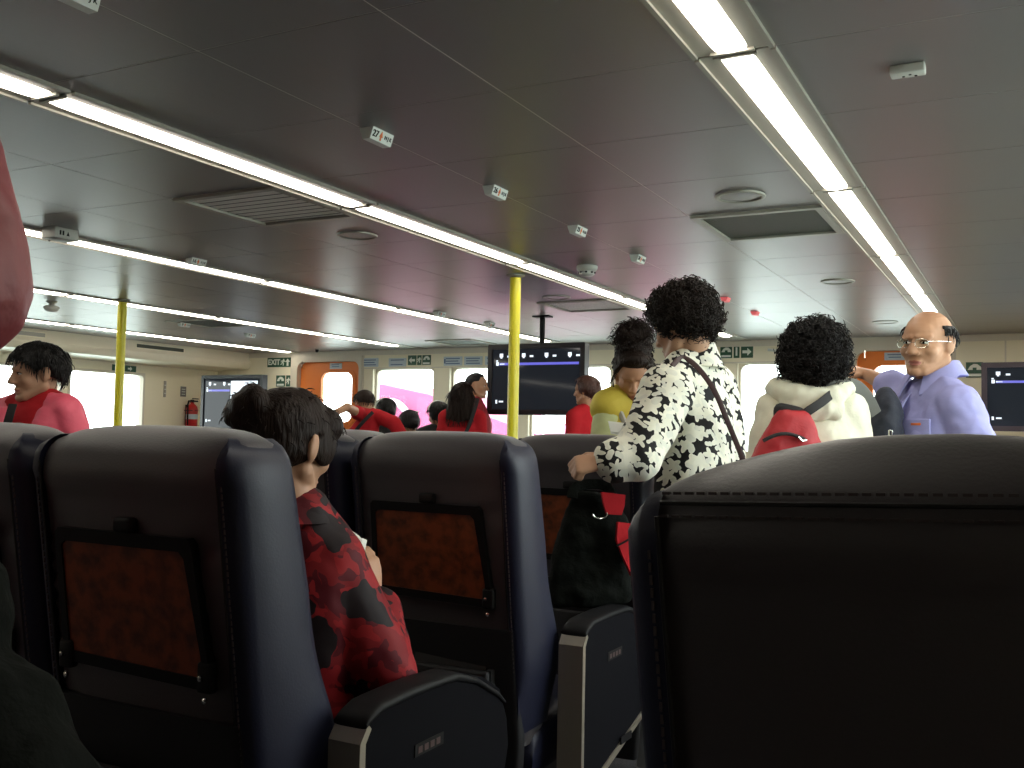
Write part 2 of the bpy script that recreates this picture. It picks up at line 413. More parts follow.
# ------------------------------------------------ ceiling air vents
vl = {0: 'dark square ceiling vent nearest the camera between the first two light rows', }
def vent(x0, x1, y0, y1, label, open_):
    cx, cy = (x0+x1)/2, (y0+y1)/2; t = empty('ceiling_vent', (cx, cy, H)); a, c = (x1-x0)/2-.003, (y1-y0)/2-.003
    m = MB(); fn = lambda u, v, d: (u, v, d)
    m.frame(rect_like(-a, a, -c, c, 1), rect_like(-a+.035, a-.035, -c+.035, c-.035, 1), fn, -.012, .02)
    m.build('frame', M['strip'], t, smooth=False)
    m = MB()
    if open_:
        m.box(-a+.03, a-.03, -c+.03, c-.03, .10, .105)
        for k in range(9):
            yy = -c+.07+k*(2*c-.14)/8; m.box(-a+.035, a-.035, yy-.003, yy+.003, .0, .045, mtx=None)
        m.box(-a+.03, -a+.036, -c+.03, c-.03, 0, .1); m.box(a-.036, a-.03, -c+.03, c-.03, 0, .1); m.box(-a+.03, a-.03, c-.036, c-.03, 0, .1)
    else:
        m.box(-a+.034, a-.034, -c+.034, c-.034, -.002, .004)
    m.build('grille', M['dark_vent'], t, smooth=False)
    tag(t, label, 'vent', 'square ceiling vents')
VLAB = ['square louvred ceiling vent above the woman with the bun', 'square mesh ceiling vent close beside the rightmost tube lights', 'square ceiling vent above the middle display screen',
        'square ceiling vent between the two light rows nearest the left wall', 'square ceiling vent at the far wall above the floral jacket', 'square ceiling vent at the far wall above the pale notices']
def vlab(x0, y0):
    best = min(range(6), key=lambda q: abs(VC[q][0]-x0)+abs(VC[q][2]-y0)); return best
for x0, x1, y0, y1 in VENT_AT:
    q = vlab(x0, y0); vent(x0, x1, y0, y1, VLAB[q], q == 0 or q == 2)
# ------------------------------------------------ round speakers flush in the ceiling
for x, y, lab in ((-1.115, 4.21, 'round ceiling speaker beside the dark mesh vent'), (-3.215, 4.27, 'round ceiling speaker just beyond the louvred vent'), (-1.13, 6.75, 'round ceiling speaker halfway along the rightmost tube lights'),
                  (-1.14, 9.22, 'round ceiling speaker near the right orange door'), (-3.22, 6.81, 'round ceiling speaker before the middle display screen')):
    t = empty('ceiling_speaker', (x, y, H))
    m = MB(); m.lathe([(.088, .0), (.088, -.006), (.098, -.010), (.108, -.007), (.110, 0)], sides=40); m.build('ring', M['strip'], t)
    m = MB(); m.lathe([(.0, -.004), (.05, -.005), (.088, -.003), (.088, 0)], sides=40); m.build('mesh_cover', M['ceil'], t)
    tag(t, lab, 'speaker', 'round ceiling speakers')
# ------------------------------------------------ row number signs along the ceiling
def row_sign(x, y, num, label, red=False, k=1.0):
    t = empty('row_sign', (x, y, H))
    m = MB(); L = .062*k; h = .040*k
    m.prism([(-.030, 0), (.030, 0), (.016, -h), (-.016, -h)], lambda u, v, d: (u, d, v), -L, L)
    m.build('plate', M['plate'] if not red else M['redglow'], t, smooth=False)
    # slanted face towards +X : from (.030,0) to (.016,-h)
    ax = Vector((.030, 0, 0)); dn = Vector((-.014, 0, -h)); ln = dn.length; dn.normalize(); nrm = Vector((h, 0, -.014)).normalized()
    def face(u, v, d): p = ax + dn*(ln/2-v) + nrm*(.0012+d) + Vector((0, u, 0)); return p[:]
    if not red:
        text_mb(num, .033*k, lambda u, v, d: face(u-.040*k, v, d), bold=.0003).build('number', M['ink'], t, smooth=False)
        m = MB(); m.prism([(-.010*k, -.004), (0, .017*k), (.010*k, -.004)], lambda u, v, d: face(u-.008*k, v, d), 0, .001)
        m.prism([(-.004*k, -.016*k), (.004*k, -.016*k), (.004*k, -.004), (-.004*k, -.004)], lambda u, v, d: face(u-.008*k, v, d), 0, .001)
        m.build('arrow', M['orange_ink'], t, smooth=False)
        text_mb('H J K', .019*k, lambda u, v, d: face(u+.034*k, v, d)).build('lettering', M['ink'], t, smooth=False)
    return tag(t, label, 'sign', 'row number signs on the ceiling')
NUMS = ['28', '27', '26', '25', '24', '23', '22', '21']
LBL = ['pale row sign cut by the top edge of the ceiling view', 'pale row sign with orange arrow, largest one seen whole', 'pale row sign with orange arrow, beyond the largest', 'small pale row sign, third whole one along the dark ceiling',
       'small pale row sign to the right of the round detector', None, 'red-faced row sign nearer the curly-haired woman in floral', 'red-faced row sign nearer the afro-haired person']
for k, y in enumerate((1.55, 2.80, 3.67, 4.54, 5.41, 6.3, 7.29, 8.19)):
    if LBL[k]: row_sign(-2.035, y, NUMS[k], LBL[k], red=(k >= 6), k=.72 if k >= 6 else 1.0)
for x, y, n, lab in ((-4.63, 4.50, '16', 'small grey row sign over the second tube light row from the left yellow pole'), (-4.6, 7.33, '13', 'small grey row sign above the red-shirted couple'), (-4.6, 8.23, '12', 'small grey row sign beside the tube light left of the middle display'),
                     (-7.62, 7.27, '8', 'small grey row sign right of the left yellow pole'), (-7.75, 8.37, '7', 'small grey row sign near the left exit sign')):
    row_sign(x, y, n, lab)
# ------------------------------------------------ detectors
t = empty('smoke_detector', (-2.45, 5.62, H))
m = MB(); m.lathe([(0, 0), (.066, 0), (.066, -.014), (.060, -.026), (.050, -.034)], sides=32); m.build('base', M['det'], t)
m = MB(); m.lathe([(.046, -.032), (.048, -.052), (.036, -.062), (0, -.064)], sides=32); m.build('sensor_cap', M['det'], t)
m = MB()
for k in range(8):
    a = 2*PI*k/8+.3; m.ell((.048*math.cos(a), .048*math.sin(a), -.042), (.008, .008, .006))
m.build('sensor_opening', M['black'], t)
tag(t, 'round white smoke detector on the ceiling left of a row sign', 'smoke detector')
t = empty('ceiling_lamp', (-7.44, 5.60, H))
m = MB(); m.lathe([(0, 0), (.05, 0), (.04, -.012), (.025, -.02), (.022, -.04)], sides=28); m.build('base', M['strip'], t)
m = MB(); m.lathe([(.03, -.035), (.062, -.045), (.066, -.062), (.052, -.082), (.02, -.092), (0, -.093)], sides=28); m.build('dome', M['det'], t)
tag(t, 'small domed ceiling fixture above the boy in the pink jacket', 'ceiling lamp')
t = empty('alarm_box', (-.30, 2.91, H))
m = MB(); m.box(-.046, .046, -.024, .024, -.026, 0, bev=.005); m.build('case', M['det'], t)
m = MB()
for px, py in ((-.012, .008), (.006, -.002), (.020, .012)): m.lathe([(0, -.0275), (.004, -.0275), (.004, -.025)], (px, py, 0), sides=12)
m.build('sensor_opening', M['ink'], t)
tag(t, 'small white box with pinholes on the ceiling near the right edge', 'alarm box')
t = empty('sign_box', (-4.63, 3.52, H))
m = MB(); m.box(-.055, .055, -.075, .075, -.06, 0, bev=.006); m.build('case', M['det'], t)
m = MB()
for yy in (-.06, -.035): m.box(.0553, .0566, yy*.7-.005, yy*.7+.005, -.042, -.018)
m.prism([(-.009, -.042), (.009, -.042), (0, -.018)], lambda u, v, d: (d, u+.005, v), .0553, .0566)
m.build('symbol', M['ink'], t, smooth=False)
tag(t, 'boxy beige ceiling sign beside the tube light near the pink sleeve', 'sign')

# ------------------------------------------------ yellow poles
for x, y, lab in ((-3.03, 5.765, 'yellow pole standing before the middle display screen'), (-6.75, 5.755, 'yellow pole near the left windows')):
    t = empty('grab_pole', (x, y, 0))
    m = MB(); m.lathe([(.037, .012), (.037, H-.012)], sides=32); m.build('pole', M['yellow'], t, angle=60)
    m = MB(); m.lathe([(0, 0), (.075, 0), (.075, .01), (.04, .02)], sides=32); m.build('floor_flange', M['yellow'], t)
    m = MB(); m.lathe([(.04, H-.02), (.062, H-.008), (.062, H), (0, H)], sides=32); m.build('ceiling_flange', M['strip'], t)
    tag(t, lab, 'pole', 'yellow poles')

# ------------------------------------------------ far wall with its openings
ZW0, ZW1 = 1.0, 1.985
FW = [(-7.66, -6.72), (-6.48, -5.50), (-5.36, -4.30), (-4.12, -3.06), (-2.82, -1.74)]
DO = [(-8.93, -7.86), (-1.60, -.70)]
b = MB()
solid = sorted([(a, c, 'w') for a, c in FW] + [(a, c, 'd') for a, c in DO]); x = XL-.2
for a, c, k in solid:
    b.box(x, a, YF, YF+.14, 0, H+.1); x = c
    if k == 'w': b.box(a, c, YF, YF+.14, 0, ZW0); b.box(a, c, YF, YF+.14, ZW1, H+.1)
    else: b.box(a, c, YF, YF+.14, 2.10, H+.1)
b.box(x, XR+.2, YF, YF+.14, 0, H+.1)
struct(b.build('wall_far', M['cream'], smooth=False))
b = MB(); b.box(XL, XR, YF-.02, YF, 2.165, H); b.box(-7.80, -1.66, YF-.012, YF, 1.985, 2.0)
for xx in (-9.02, -7.82, -1.66, -.66): b.box(xx-.012, xx+.012, YF-.012, YF, 0, 2.165)
b.box(-.22, -.205, YF-.006, YF, 1.6, 2.165)
struct(b.build('trim_2', M['cream_dk'], smooth=False))
wi = 1
fy = lambda u, v, d: (u, d, v)
for a, c in FW:
    m = MB(); m.frame(rect_like(a, c, ZW0, ZW1), rrect(a+.02, c-.025, ZW0+.03, ZW1-.012, .08), fy, YF+.06, YF+.12)
    o = struct(m.build('window_%d' % wi, M['cream_dk']))
    m = MB(); m.box(a+.02, c-.02, YF+.085, YF+.093, ZW0+.02, ZW1-.01); m.build('pane', M['glass'], o, smooth=False)
    wi += 1
di = 1
for a, c in DO:
    m = MB()
    hw = c-a
    wx0, wx1 = (a+.385, c-.165) if di == 1 else (a+.17, c-.20)
    m.frame(rect_like(a+.002, c-.002, .002, 2.10), rrect(wx0, wx1, 1.28, 1.945, .10), fy, YF+.05, YF+.09)
    o = struct(m.build('door_%d' % di, M['orange']))
    m = MB(); m.box(wx0-.02, wx1+.02, YF+.066, YF+.074, 1.26, 1.965); m.build('pane', M['glass'], o, smooth=False)
    m = MB(); m.frame(rrect(wx0-.05, wx1+.05, 1.23, 1.995, .13), rrect(wx0, wx1, 1.28, 1.945, .10), fy, YF+.035, YF+.05); m.build('window_seal', M['orange'], o)
    m = MB(); m.frame(rect_like(a-.10, c+.03, -.0, 2.165), rrect(a+.015, c-.015, .01, 2.09, .10), fy, YF-.03, YF+.05); m.build('door_frame', M['cream_dk'], o)
    m = MB(); px = a+.62 if di == 1 else a+.38
    m.box(px-.10, px+.10, YF+.04, YF+.05, 1.995, 2.075); m.build('notice_plate', M['plate_b'], o, smooth=False)
    m = MB()
    for k in range(2): m.box(px-.07+.01*k, px+.06, YF+.038, YF+.040, 2.048-.026*k, 2.056-.026*k)
    m.build('notice_print', M['ink_b'], o, smooth=False)
    m = MB(); m.tube([(a+.10, YF+.02, 2.0), (a+.10, YF-.03, 2.02), (a+.10, YF-.03, 2.10), (a+.10, YF+.0, 2.12)], .008); m.build('door_hook', M['chrome'], o)
    m = MB(); hx = c-.09; m.tube([(hx, YF+.05, 1.0), (hx, YF+.0, 1.0), (hx, YF+.0, 1.15), (hx, YF+.05, 1.15)], .012); m.build('door_handle', M['chrome'], o)
    di += 1
# ------------------------------------------------ side walls
def side_wall(name, X, sgn, wins, wz0, wz1):
    global wi
    b = MB(); y = YB
    x0, x1 = (X, X+.14) if sgn > 0 else (X-.14, X)
    for a, c in wins:
        b.box(x0, x1, y, a, 0, H+.1); b.box(x0, x1, a, c, 0, wz0); b.box(x0, x1, a, c, wz1, H+.1); y = c
    b.box(x0, x1, y, YF+.14, 0, H+.1); struct(b.build(name, M['cream'], smooth=False))
    for a, c in wins:
        m = MB(); f = lambda u, v, d: (X+sgn*d, u, v)
        m.frame(rect_like(a, c, wz0, wz1), rrect(a+.03, c-.03, wz0+.03, wz1-.03, .05), f, -.015, .10)
        o = struct(m.build('window_%d' % wi, M['cream_dk']))
        m = MB(); m.box(X+sgn*.05, X+sgn*.057, a+.01, c-.01, wz0+.01, wz1-.01); m.build('pane', M['glass'], o, smooth=False)
        wi += 1
side_wall('wall_left', XL, -1, [(1.85, 3.1), (3.2, 4.35), (4.45, 5.6), (5.7, 6.85), (6.95, 8.02), (8.10, 9.27)], .95, 1.87)
side_wall('wall_right', XR, 1, [(2.25, 3.45), (3.6, 4.8), (5.0, 6.1), (6.3, 7.5), (7.7, 8.9)], .75, 2.12)
# ducts running along the top of both side walls
for nm, X, s in (('trim_3', XL, 1),):
    m = MB(); prof = [(0, 0), (.60, 0), (.60, -.10), (.62, -.14), (.61, -.185), (.57, -.225), (.50, -.235), (.15, -.235), (0, -.25)]
    if s < 0: prof = [(u*.55, v) for u, v in prof]
    m.prism(prof, lambda u, v, d: (X+s*u, d, H+v), YB, YF)
    struct(m.build(nm, M['duct'], angle=35))
for y0, lab in ((8.60, 'dark slotted grille in the left overhead duct, right of the pole'), (6.55, 'pale slotted grille in the left overhead duct, above the boy')):
    t = empty('duct_grille', (XL+.60, y0+.375, 2.168))
    m = MB(); m.frame(rect_like(-.40, .40, -.032, .032, 1), rect_like(-.385, .385, -.022, .022, 1), lambda u, v, d: (d, u, v), 0, .006); m.build('frame', M['cream'], t, smooth=False)
    m = MB(); m.box(-.004, .001, -.385, .385, -.022, .022); m.build('grille', M['dark_vent'] if y0 > 8 else M['strip'], t, smooth=False)
    tag(t, lab, 'vent', 'duct grilles')

# ------------------------------------------------ signs on the far wall
def plate(name, x0, x1, z0, z1, m_, Y=YF, th=.010, parent=None):
    m = MB(); m.box(x0, x1, Y-th, Y, z0, z1); return m.build(name, m_, parent, smooth=False)
def onface(x, z, Y): return lambda u, v, d: (x+u, Y-.0016-d, z+v)
def face_mb(pts, x, z, Y, s=1): return MB().prism([(p[0]*s, p[1]*s) for p in pts], lambda u, v, d: (x+u, Y-d, z+v), .0002, .002)
ARROW_UP = [(-.16, -.5), (.16, -.5), (.16, .05), (.42, .05), (0, .5), (-.42, .05), (-.16, .05)]
ARROW_R = [(v, -u) for u, v in ARROW_UP]; ARROW_L = [(-v, u) for u, v in ARROW_UP]
HOUSE = [(-.48, -.10), (-.30, .20), (-.05, .36), (.22, .34), (.46, .12), (.48, -.10), (.15, -.10), (.15, .08), (-.12, .08), (-.12, -.10)]
RUN = [(.12, .50), (.22, .44), (.20, .34), (.36, .20), (.46, .06), (.38, .02), (.22, .12), (.10, -.02), (.20, -.22), (.10, -.48), (-.02, -.46), (.04, -.22), (-.10, -.10), (-.20, -.30), (-.44, -.34), (-.44, -.24), (-.26, -.20), (-.12, .14), (-.24, .12), (-.32, -.02), (-.42, .04), (-.28, .24), (.02, .30), (.02, .42)]
# EXIT sign left of the orange door
t = empty('exit_sign', (-9.26, YF, 2.095))
o = plate('board', -.205, .205, -.065, .065, M['green'], 0, .012, t)
text_mb('EXIT', .105, onface(-.085, 0, -.012), bold=.0035).build('lettering', M['signwhite'], t, smooth=False)
face_mb(RUN, .075, 0, -.012, .10).build('running_figure', M['signwhite'], t, smooth=False)
face_mb(ARROW_UP, .158, 0, -.012, .10).build('arrow', M['signwhite'], t, smooth=False)
tag(t, 'green EXIT sign with running figure and arrow, left of the orange door', 'exit sign')
def assembly(x, z, label, s=.12, order='HF', arrow=None, digit=None):
    t = empty('assembly_sign', (x, YF, z)); u = 0
    for k, kind in enumerate(order):
        wd = {'H': s, 'F': s*.48, 'D': s*.48, 'L': s, 'R': s}[kind]
        plate('panel', u, u+wd, -s/2, s/2, M['green'], 0, .010, t); cx = u+wd/2
        if kind == 'H':
            face_mb(HOUSE, cx, .012, -.010, s*.85).build('roof_symbol', M['signwhite'], t, smooth=False)
            m = MB(); m.box(cx-s*.4, cx+s*.4, -.0115, -.0102, -s*.42, -s*.25); m.build('caption_bar', M['signwhite'], t, smooth=False)
        elif kind == 'F': face_mb(RUN, cx, 0, -.010, s*.62).build('running_figure', M['signwhite'], t, smooth=False)
        elif kind == 'D': text_mb('1', s*.95, onface(cx, 0, -.010), bold=.004).build('number', M['signwhite'], t, smooth=False)
        else: face_mb(ARROW_L if kind == 'L' else ARROW_R, cx, 0, -.010, s*.75).build('arrow', M['signwhite'], t, smooth=False)
        u += wd+s*.14
    return tag(t, label, 'safety sign', 'green assembly signs')
assembly(-9.30, 1.835, 'two-panel green safety sign below the EXIT sign', .155, 'HF')
assembly(-7.13+.02, 2.088, 'three-panel green safety sign with a left arrow above the window', .125, 'LFH')
assembly(-3.01, 2.108, 'green safety sign with number 1 and right arrow, beside the floral jacket', .13, 'HDR')
assembly(-.56, 1.885, 'green and yellow safety sign half hidden behind the man in blue', .15, 'H')
def notice(x0, x1, z0, z1, label, lines, header=None):
    t = empty('notice', ((x0+x1)/2, YF, (z0+z1)/2)); a = (x1-x0)/2; c = (z1-z0)/2
    plate('board', -a, a, -c, c, M['plate_b'], 0, .006, t)
    m = MB()
    for k in range(lines):
        z = c*.55-k*c*1.1/max(1, lines-1); m.box(-a*.78, a*(.75-.15*(k % 2)), -.0075, -.0062, z-.006, z+.006)
    if header: m.box(-a*.95, -a*.80, -.0075, -.0062, -c*.5, c*.5)
    m.build('print', M['ink_b'], t, smooth=False)
    return tag(t, label, 'notice', 'pale notices above the windows')
notice(-7.86, -7.58, 2.012, 2.128, 'pale notice at the top right corner of the left orange door', 3)
notice(-7.41, -7.14, 2.010, 2.120, 'pale notice immediately left of the green sign with the left arrow', 2)
notice(-6.57, -6.30, 2.010, 2.125, 'pale notice with blue emblem above the couple in red', 3, True)
notice(-6.27, -6.01, 2.010, 2.122, 'pale notice second from the middle display screen edge', 3)
notice(-5.97, -5.72, 2.010, 2.120, 'pale notice right beside the middle display screen edge', 2)
t = empty('notice', (-2.36, YF, 2.09))
m = MB(); m.tube([(-.13, -.01, .035), (.0, -.012, .02), (.15, -.01, -.015)], .014); m.build('strip', M['plate'], t)
tag(t, 'white slanted sticker right of the green number 1 sign', 'notice')
# small black camera dome and bracket pieces above the door
t = empty('security_camera', (-8.28, 10.2, H)); m = MB(); m.lathe([(0, 0), (.022, 0), (.022, -.03), (.014, -.045), (0, -.05)], sides=18); m.build('dome', M['black'], t)
m = MB(); m.lathe([(.022, 0), (.035, 0), (.035, -.008), (.022, -.010)], sides=18); m.build('base', M['strip'], t)
tag(t, 'tiny black camera on the ceiling above the left orange door', 'camera')

# ------------------------------------------------ displays
def display(x, y, ztop, wd, ht, label, variant, bz=M['bezel']):
    t = empty('display_screen', (x, y, ztop-ht)); a = wd/2
    m = MB(); fr = .045
    m.frame(rrect(-a, a, 0, ht, .012), rect_like(-a+fr, a-fr, fr, ht-fr), fy, -.045, .05); m.box(-a+.02, a-.02, 0, .06, .02, ht-.02)
    m.build('bezel', bz, t)
    m = MB(); m.box(-a+fr-.004, a-fr+.004, -.028, -.02, fr-.004, ht-fr+.004); m.build('screen', M['screen'], t, smooth=False)
    m = MB(); W = wd-2*fr; HH = ht-2*fr
    mm = [MB(), MB(), MB()]
    def q(u0, u1, v0, v1, mi): mm[mi].box(-a+fr+u0*W, -a+fr+u1*W, -.0295, -.0282, fr+v0*HH, fr+v1*HH)
    q(.08, .98 if variant != 'left' else .46, .735, .775, 1)
    for k in range(4 if variant != 'left' else 2):
        u = .06+.26*k; q(u+.02, u+.06, .87, .93, 0); q(u+.03, u+.05, .85, .87, 0); q(u+.11, u+.15, .865, .895, 0)
    q(.04, .07, .73, .79, 0); q(.08, .14, .745, .765, 0); q(.04, .06, .80, .82, 0)
    q(.04, .06, .10, .16, 0); q(.08, .13, .12, .145, 0)
    if variant == 'left': q(.48, .95, .42, .95, 2); mm[2].build('screen_picture', M['screen_w'], t, smooth=False)
    mm[0].build('screen_text', M['screen_w'], t, smooth=False); mm[1].build('screen_bar', M['screen_b'], t, smooth=False)
    m = MB(); m.box(-.20, .20, .06, .075, ht*.3, ht*.7)
    if variant == 'left': m.box(-.05, .05, .07, YF-y, ht*.45, ht*.55)
    else: m.tube([(0, .09, ht*.5), (0, .09, H-(ztop-ht)-.005)], .025)
    if variant != 'left': m.box(-.08, .08, .04, .14, H-(ztop-ht)-.012, H-(ztop-ht))
    m.build('mount', M['black'], t)
    return tag(t, label, 'display', 'wall displays')
display(-3.865, 7.8, 1.972, .955, .63, 'large black display hanging behind the middle yellow pole', 'mid')
display(-9.14, 9.60, 1.855, 1.05, .72, 'black display with a bright picture, left of the EXIT sign', 'left')
display(.095, 9.60, 1.88, .955, .60, 'dark display at the right edge beside the man in blue', 'right', mat('purple_brown_bezel', (.045, .030, .040), .4))
# wiper-like hinge arm on the window right of the middle display
t = empty('window_stay', (-4.02, YF-.03, 1.93)); m = MB(); m.tube([(.10, 0, .16), (0, .0, .0), (-.03, .01, -.02)], .012); m.build('rod', M['black'], t)
m = MB(); m.box(.06, .16, -.02, .03, .15, .18); m.build('bracket', M['black'], t); tag(t, 'thin black window stay just right of the middle display', 'window stay')

# ------------------------------------------------ fire extinguisher on the left wall
t = empty('fire_extinguisher', (-10.30, 10.03, 1.08))
m = MB(); m.lathe([(0, 0), (.070, 0), (.078, .012), (.078, .335), (.070, .37), (.045, .40), (.024, .415), (.020, .44), (0, .44)], sides=32); m.build('cylinder', M['redcan'], t)
m = MB(); m.lathe([(.0790, .20), (.0795, .20), (.0795, .27), (.0790, .27)], sides=32); m.build('label_band', M['plate_b'], t)
m = MB(); m.box(-.012, .012, -.02, .10, .44, .462, bev=.004); m.box(-.010, .010, .0, .11, .478, .492, bev=.004); m.box(-.02, .02, -.02, .02, .43, .47, bev=.004); m.build('valve_lever', M['black'], t)
m = MB(); m.tube([(0, -.02, .45), (.01, -.075, .45), (.02, -.10, .40), (.02, -.098, .25), (.02, -.095, .12)], .011); m.build('hose', M['black'], t)
m = MB(); m.box(-.10, -.078, -.03, .03, .05, .40); m.tube([(-.08, -.06, .32), (-.02, -.085, .32), (.05, -.06, .32), (.08, 0, .32), (.05, .06, .32), (-.02, .085, .32), (-.08, .06, .32)], .006); m.build('wall_bracket', M['black'], t)
tag(t, 'red fire extinguisher on the cream wall left of the display', 'fire extinguisher')
for y, z, h_, lab, c_ in ((9.95, 1.66, .14, 'small dark plaque on the wall above the fire extinguisher', .05), (9.62, 1.68, .22, 'thin grey strip label on the wall left of the fire extinguisher', .02)):
    t = empty('wall_plaque', (XL, y, z)); m = MB(); m.box(0, .008, -c_, c_, -h_/2, h_/2, bev=.002); m.build('plate', M['grey_pl'] if c_ > .03 else M['strip'], t)
    m = MB()
    for q_ in range(3): m.box(.008, .0095, -c_*.6, c_*.6, -h_*.3+q_*h_*.25, -h_*.3+q_*h_*.25+h_*.06)
    m.build('print', M['plate'], t, smooth=False); tag(t, lab, 'plaque')
t = empty('assembly_sign', (XL, 8.90, 1.915)); m = MB(); m.box(0, .008, -.16, -.02, -.04, .04); m.box(0, .008, .02, .22, -.04, .04); m.build('panel', M['green'], t, smooth=False)
m = MB(); m.prism([(p[0]*.07, p[1]*.07) for p in RUN], lambda u, v, d: (.008+d, u-.09, v), .0003, .002); m.prism([(p[0]*.07, p[1]*.07) for p in ARROW_R], lambda u, v, d: (.008+d, u+.12, v), .0003, .002)
m.build('symbol', M['signwhite'], t, smooth=False); tag(t, 'small green escape sign above the left window, beside the boy', 'safety sign')

# ------------------------------------------------ outside: harbour water and the pink terminal
b = MB(); b.box(-90, 60, YF+3, 120, -2.2, -2); b.box(-90, XL-3, -60, YF+3, -2.2, -2); b.box(XR+3, 60, -60, YF+3, -2.2, -2); struct(b.build('outside_water', M['water'], smooth=False))
t = empty('ferry_pier', (-14.5, 22, -2))
m = MB()
m.prism([(-1.25, 0), (6.2, 0), (6.2, 2.95), (3.6, 3.15), (.4, 4.15), (-1.25, 4.45)], fy, 0, 4); m.build('hall', M['pink_out'], t, smooth=False)
m = MB()
for u, v0, v1 in ((-.6, 2.3, 3.2), (1.2, 1.9, 2.9), (3.0, 1.6, 2.4), (4.6, 1.4, 2.2)): m.box(u, u+1.5, -.06, .0, v0, v1)
m.box(-1.25, 6.2, -.05, 0, 1.0, 1.2); m.box(1.0, 1.16, -.06, 0, 0, 4.2)
m.build('window_band', M['pale_out'], t, smooth=False)
m = MB(); m.tube([(-.6+.62*math.cos(a), -.3, 3.35+.6*math.sin(a)) for a in [PI*k/14 for k in range(15)]], .09); m.tube([(3.9, -.2, 2.9), (3.9, -.2, 4.4)], .04); m.build('arch', M['pale_out'], t)
tag(t, 'pink and white pier hall seen through the far windows', 'pier hall')
t = empty('moored_boat', (-3.0, 32, -2)); m = MB()
rings = []
for k in range(9):
    s_ = k/8; wv = 1.3*math.sin(PI*min(1, .25+.75*s_)*.5); rings.append([(-4+8*s_, -wv, 2.0), (-4+8*s_, -wv*.7, .4), (-4+8*s_, 0, -.1), (-4+8*s_, wv*.7, .4), (-4+8*s_, wv, 2.0)])
m.loft(rings); m.build('hull', M['pale_out'], t)
m = MB(); m.box(-3.2, 3.0, -1.0, 1.0, 2.0, 3.0, bev=.15); m.build('cabin', M['pink_out'], t)
tag(t, 'pale pink boat moored outside the far windows', 'boat')
# ================================================================== SEATS
def sup_ring(hw, y0, y1, z, n=56, e=5.0, dz=None):
    """rounded-rectangle ring at height z between rear y0 and front y1"""
    cy, a = (y0+y1)/2, (y1-y0)/2; P = []
    for k in range(n):
        t = 2*PI*k/n; c, s = math.cos(t), math.sin(t)
        P.append((hw*math.copysign(abs(c)**(2/e), c), cy+a*math.copysign(abs(s)**(2/e), s), z))
    return P
def rear(z):                                                       # rear face of the reclined back, y at height z
    return .105*(1.13-z)/.70 if z < 1.13 else -.0
FLAT = [(1.085, .246, 0, .155), (1.110, .2435, .001, .155), (1.128, .238, .004, .154), (1.142, .230, .010, .152), (1.153, .220, .018, .150), (1.162, .206, .028, .146), (1.169, .188, .040, .141), (1.1745, .162, .053, .134), (1.178, .128, .066, .126), (1.180, .085, .078, .117), (1.181, .03, .088, .108)]
DOME = [(1.085, .246, 0, .155), (1.102, .244, .002, .155), (1.116, .240, .004, .154), (1.126, .234, .008, .153), (1.134, .225, .014, .152), (1.142, .212, .022, .150), (1.150, .194, .031, .147), (1.158, .170, .042, .142),
        (1.166, .140, .053, .136), (1.173, .108, .064, .128), (1.179, .072, .076, .120), (1.182, .030, .088, .11)]
def back_rings(top):
    R = []
    for z in np.linspace(.40, 1.06, 40):
        th = .17+.05*math.exp(-((z-.62)/.13)**2) - .02*max(0, (z-.9))/.2
        hw = .246-.03*max(0, (.60-z))/.2
        R.append(sup_ring(hw, rear(z), rear(z)+th, z))
    for z, hw, a, c in top: R.append(sup_ring(hw, a, c, z, e=5.0 if z < 1.16 else 4.0))
    return R
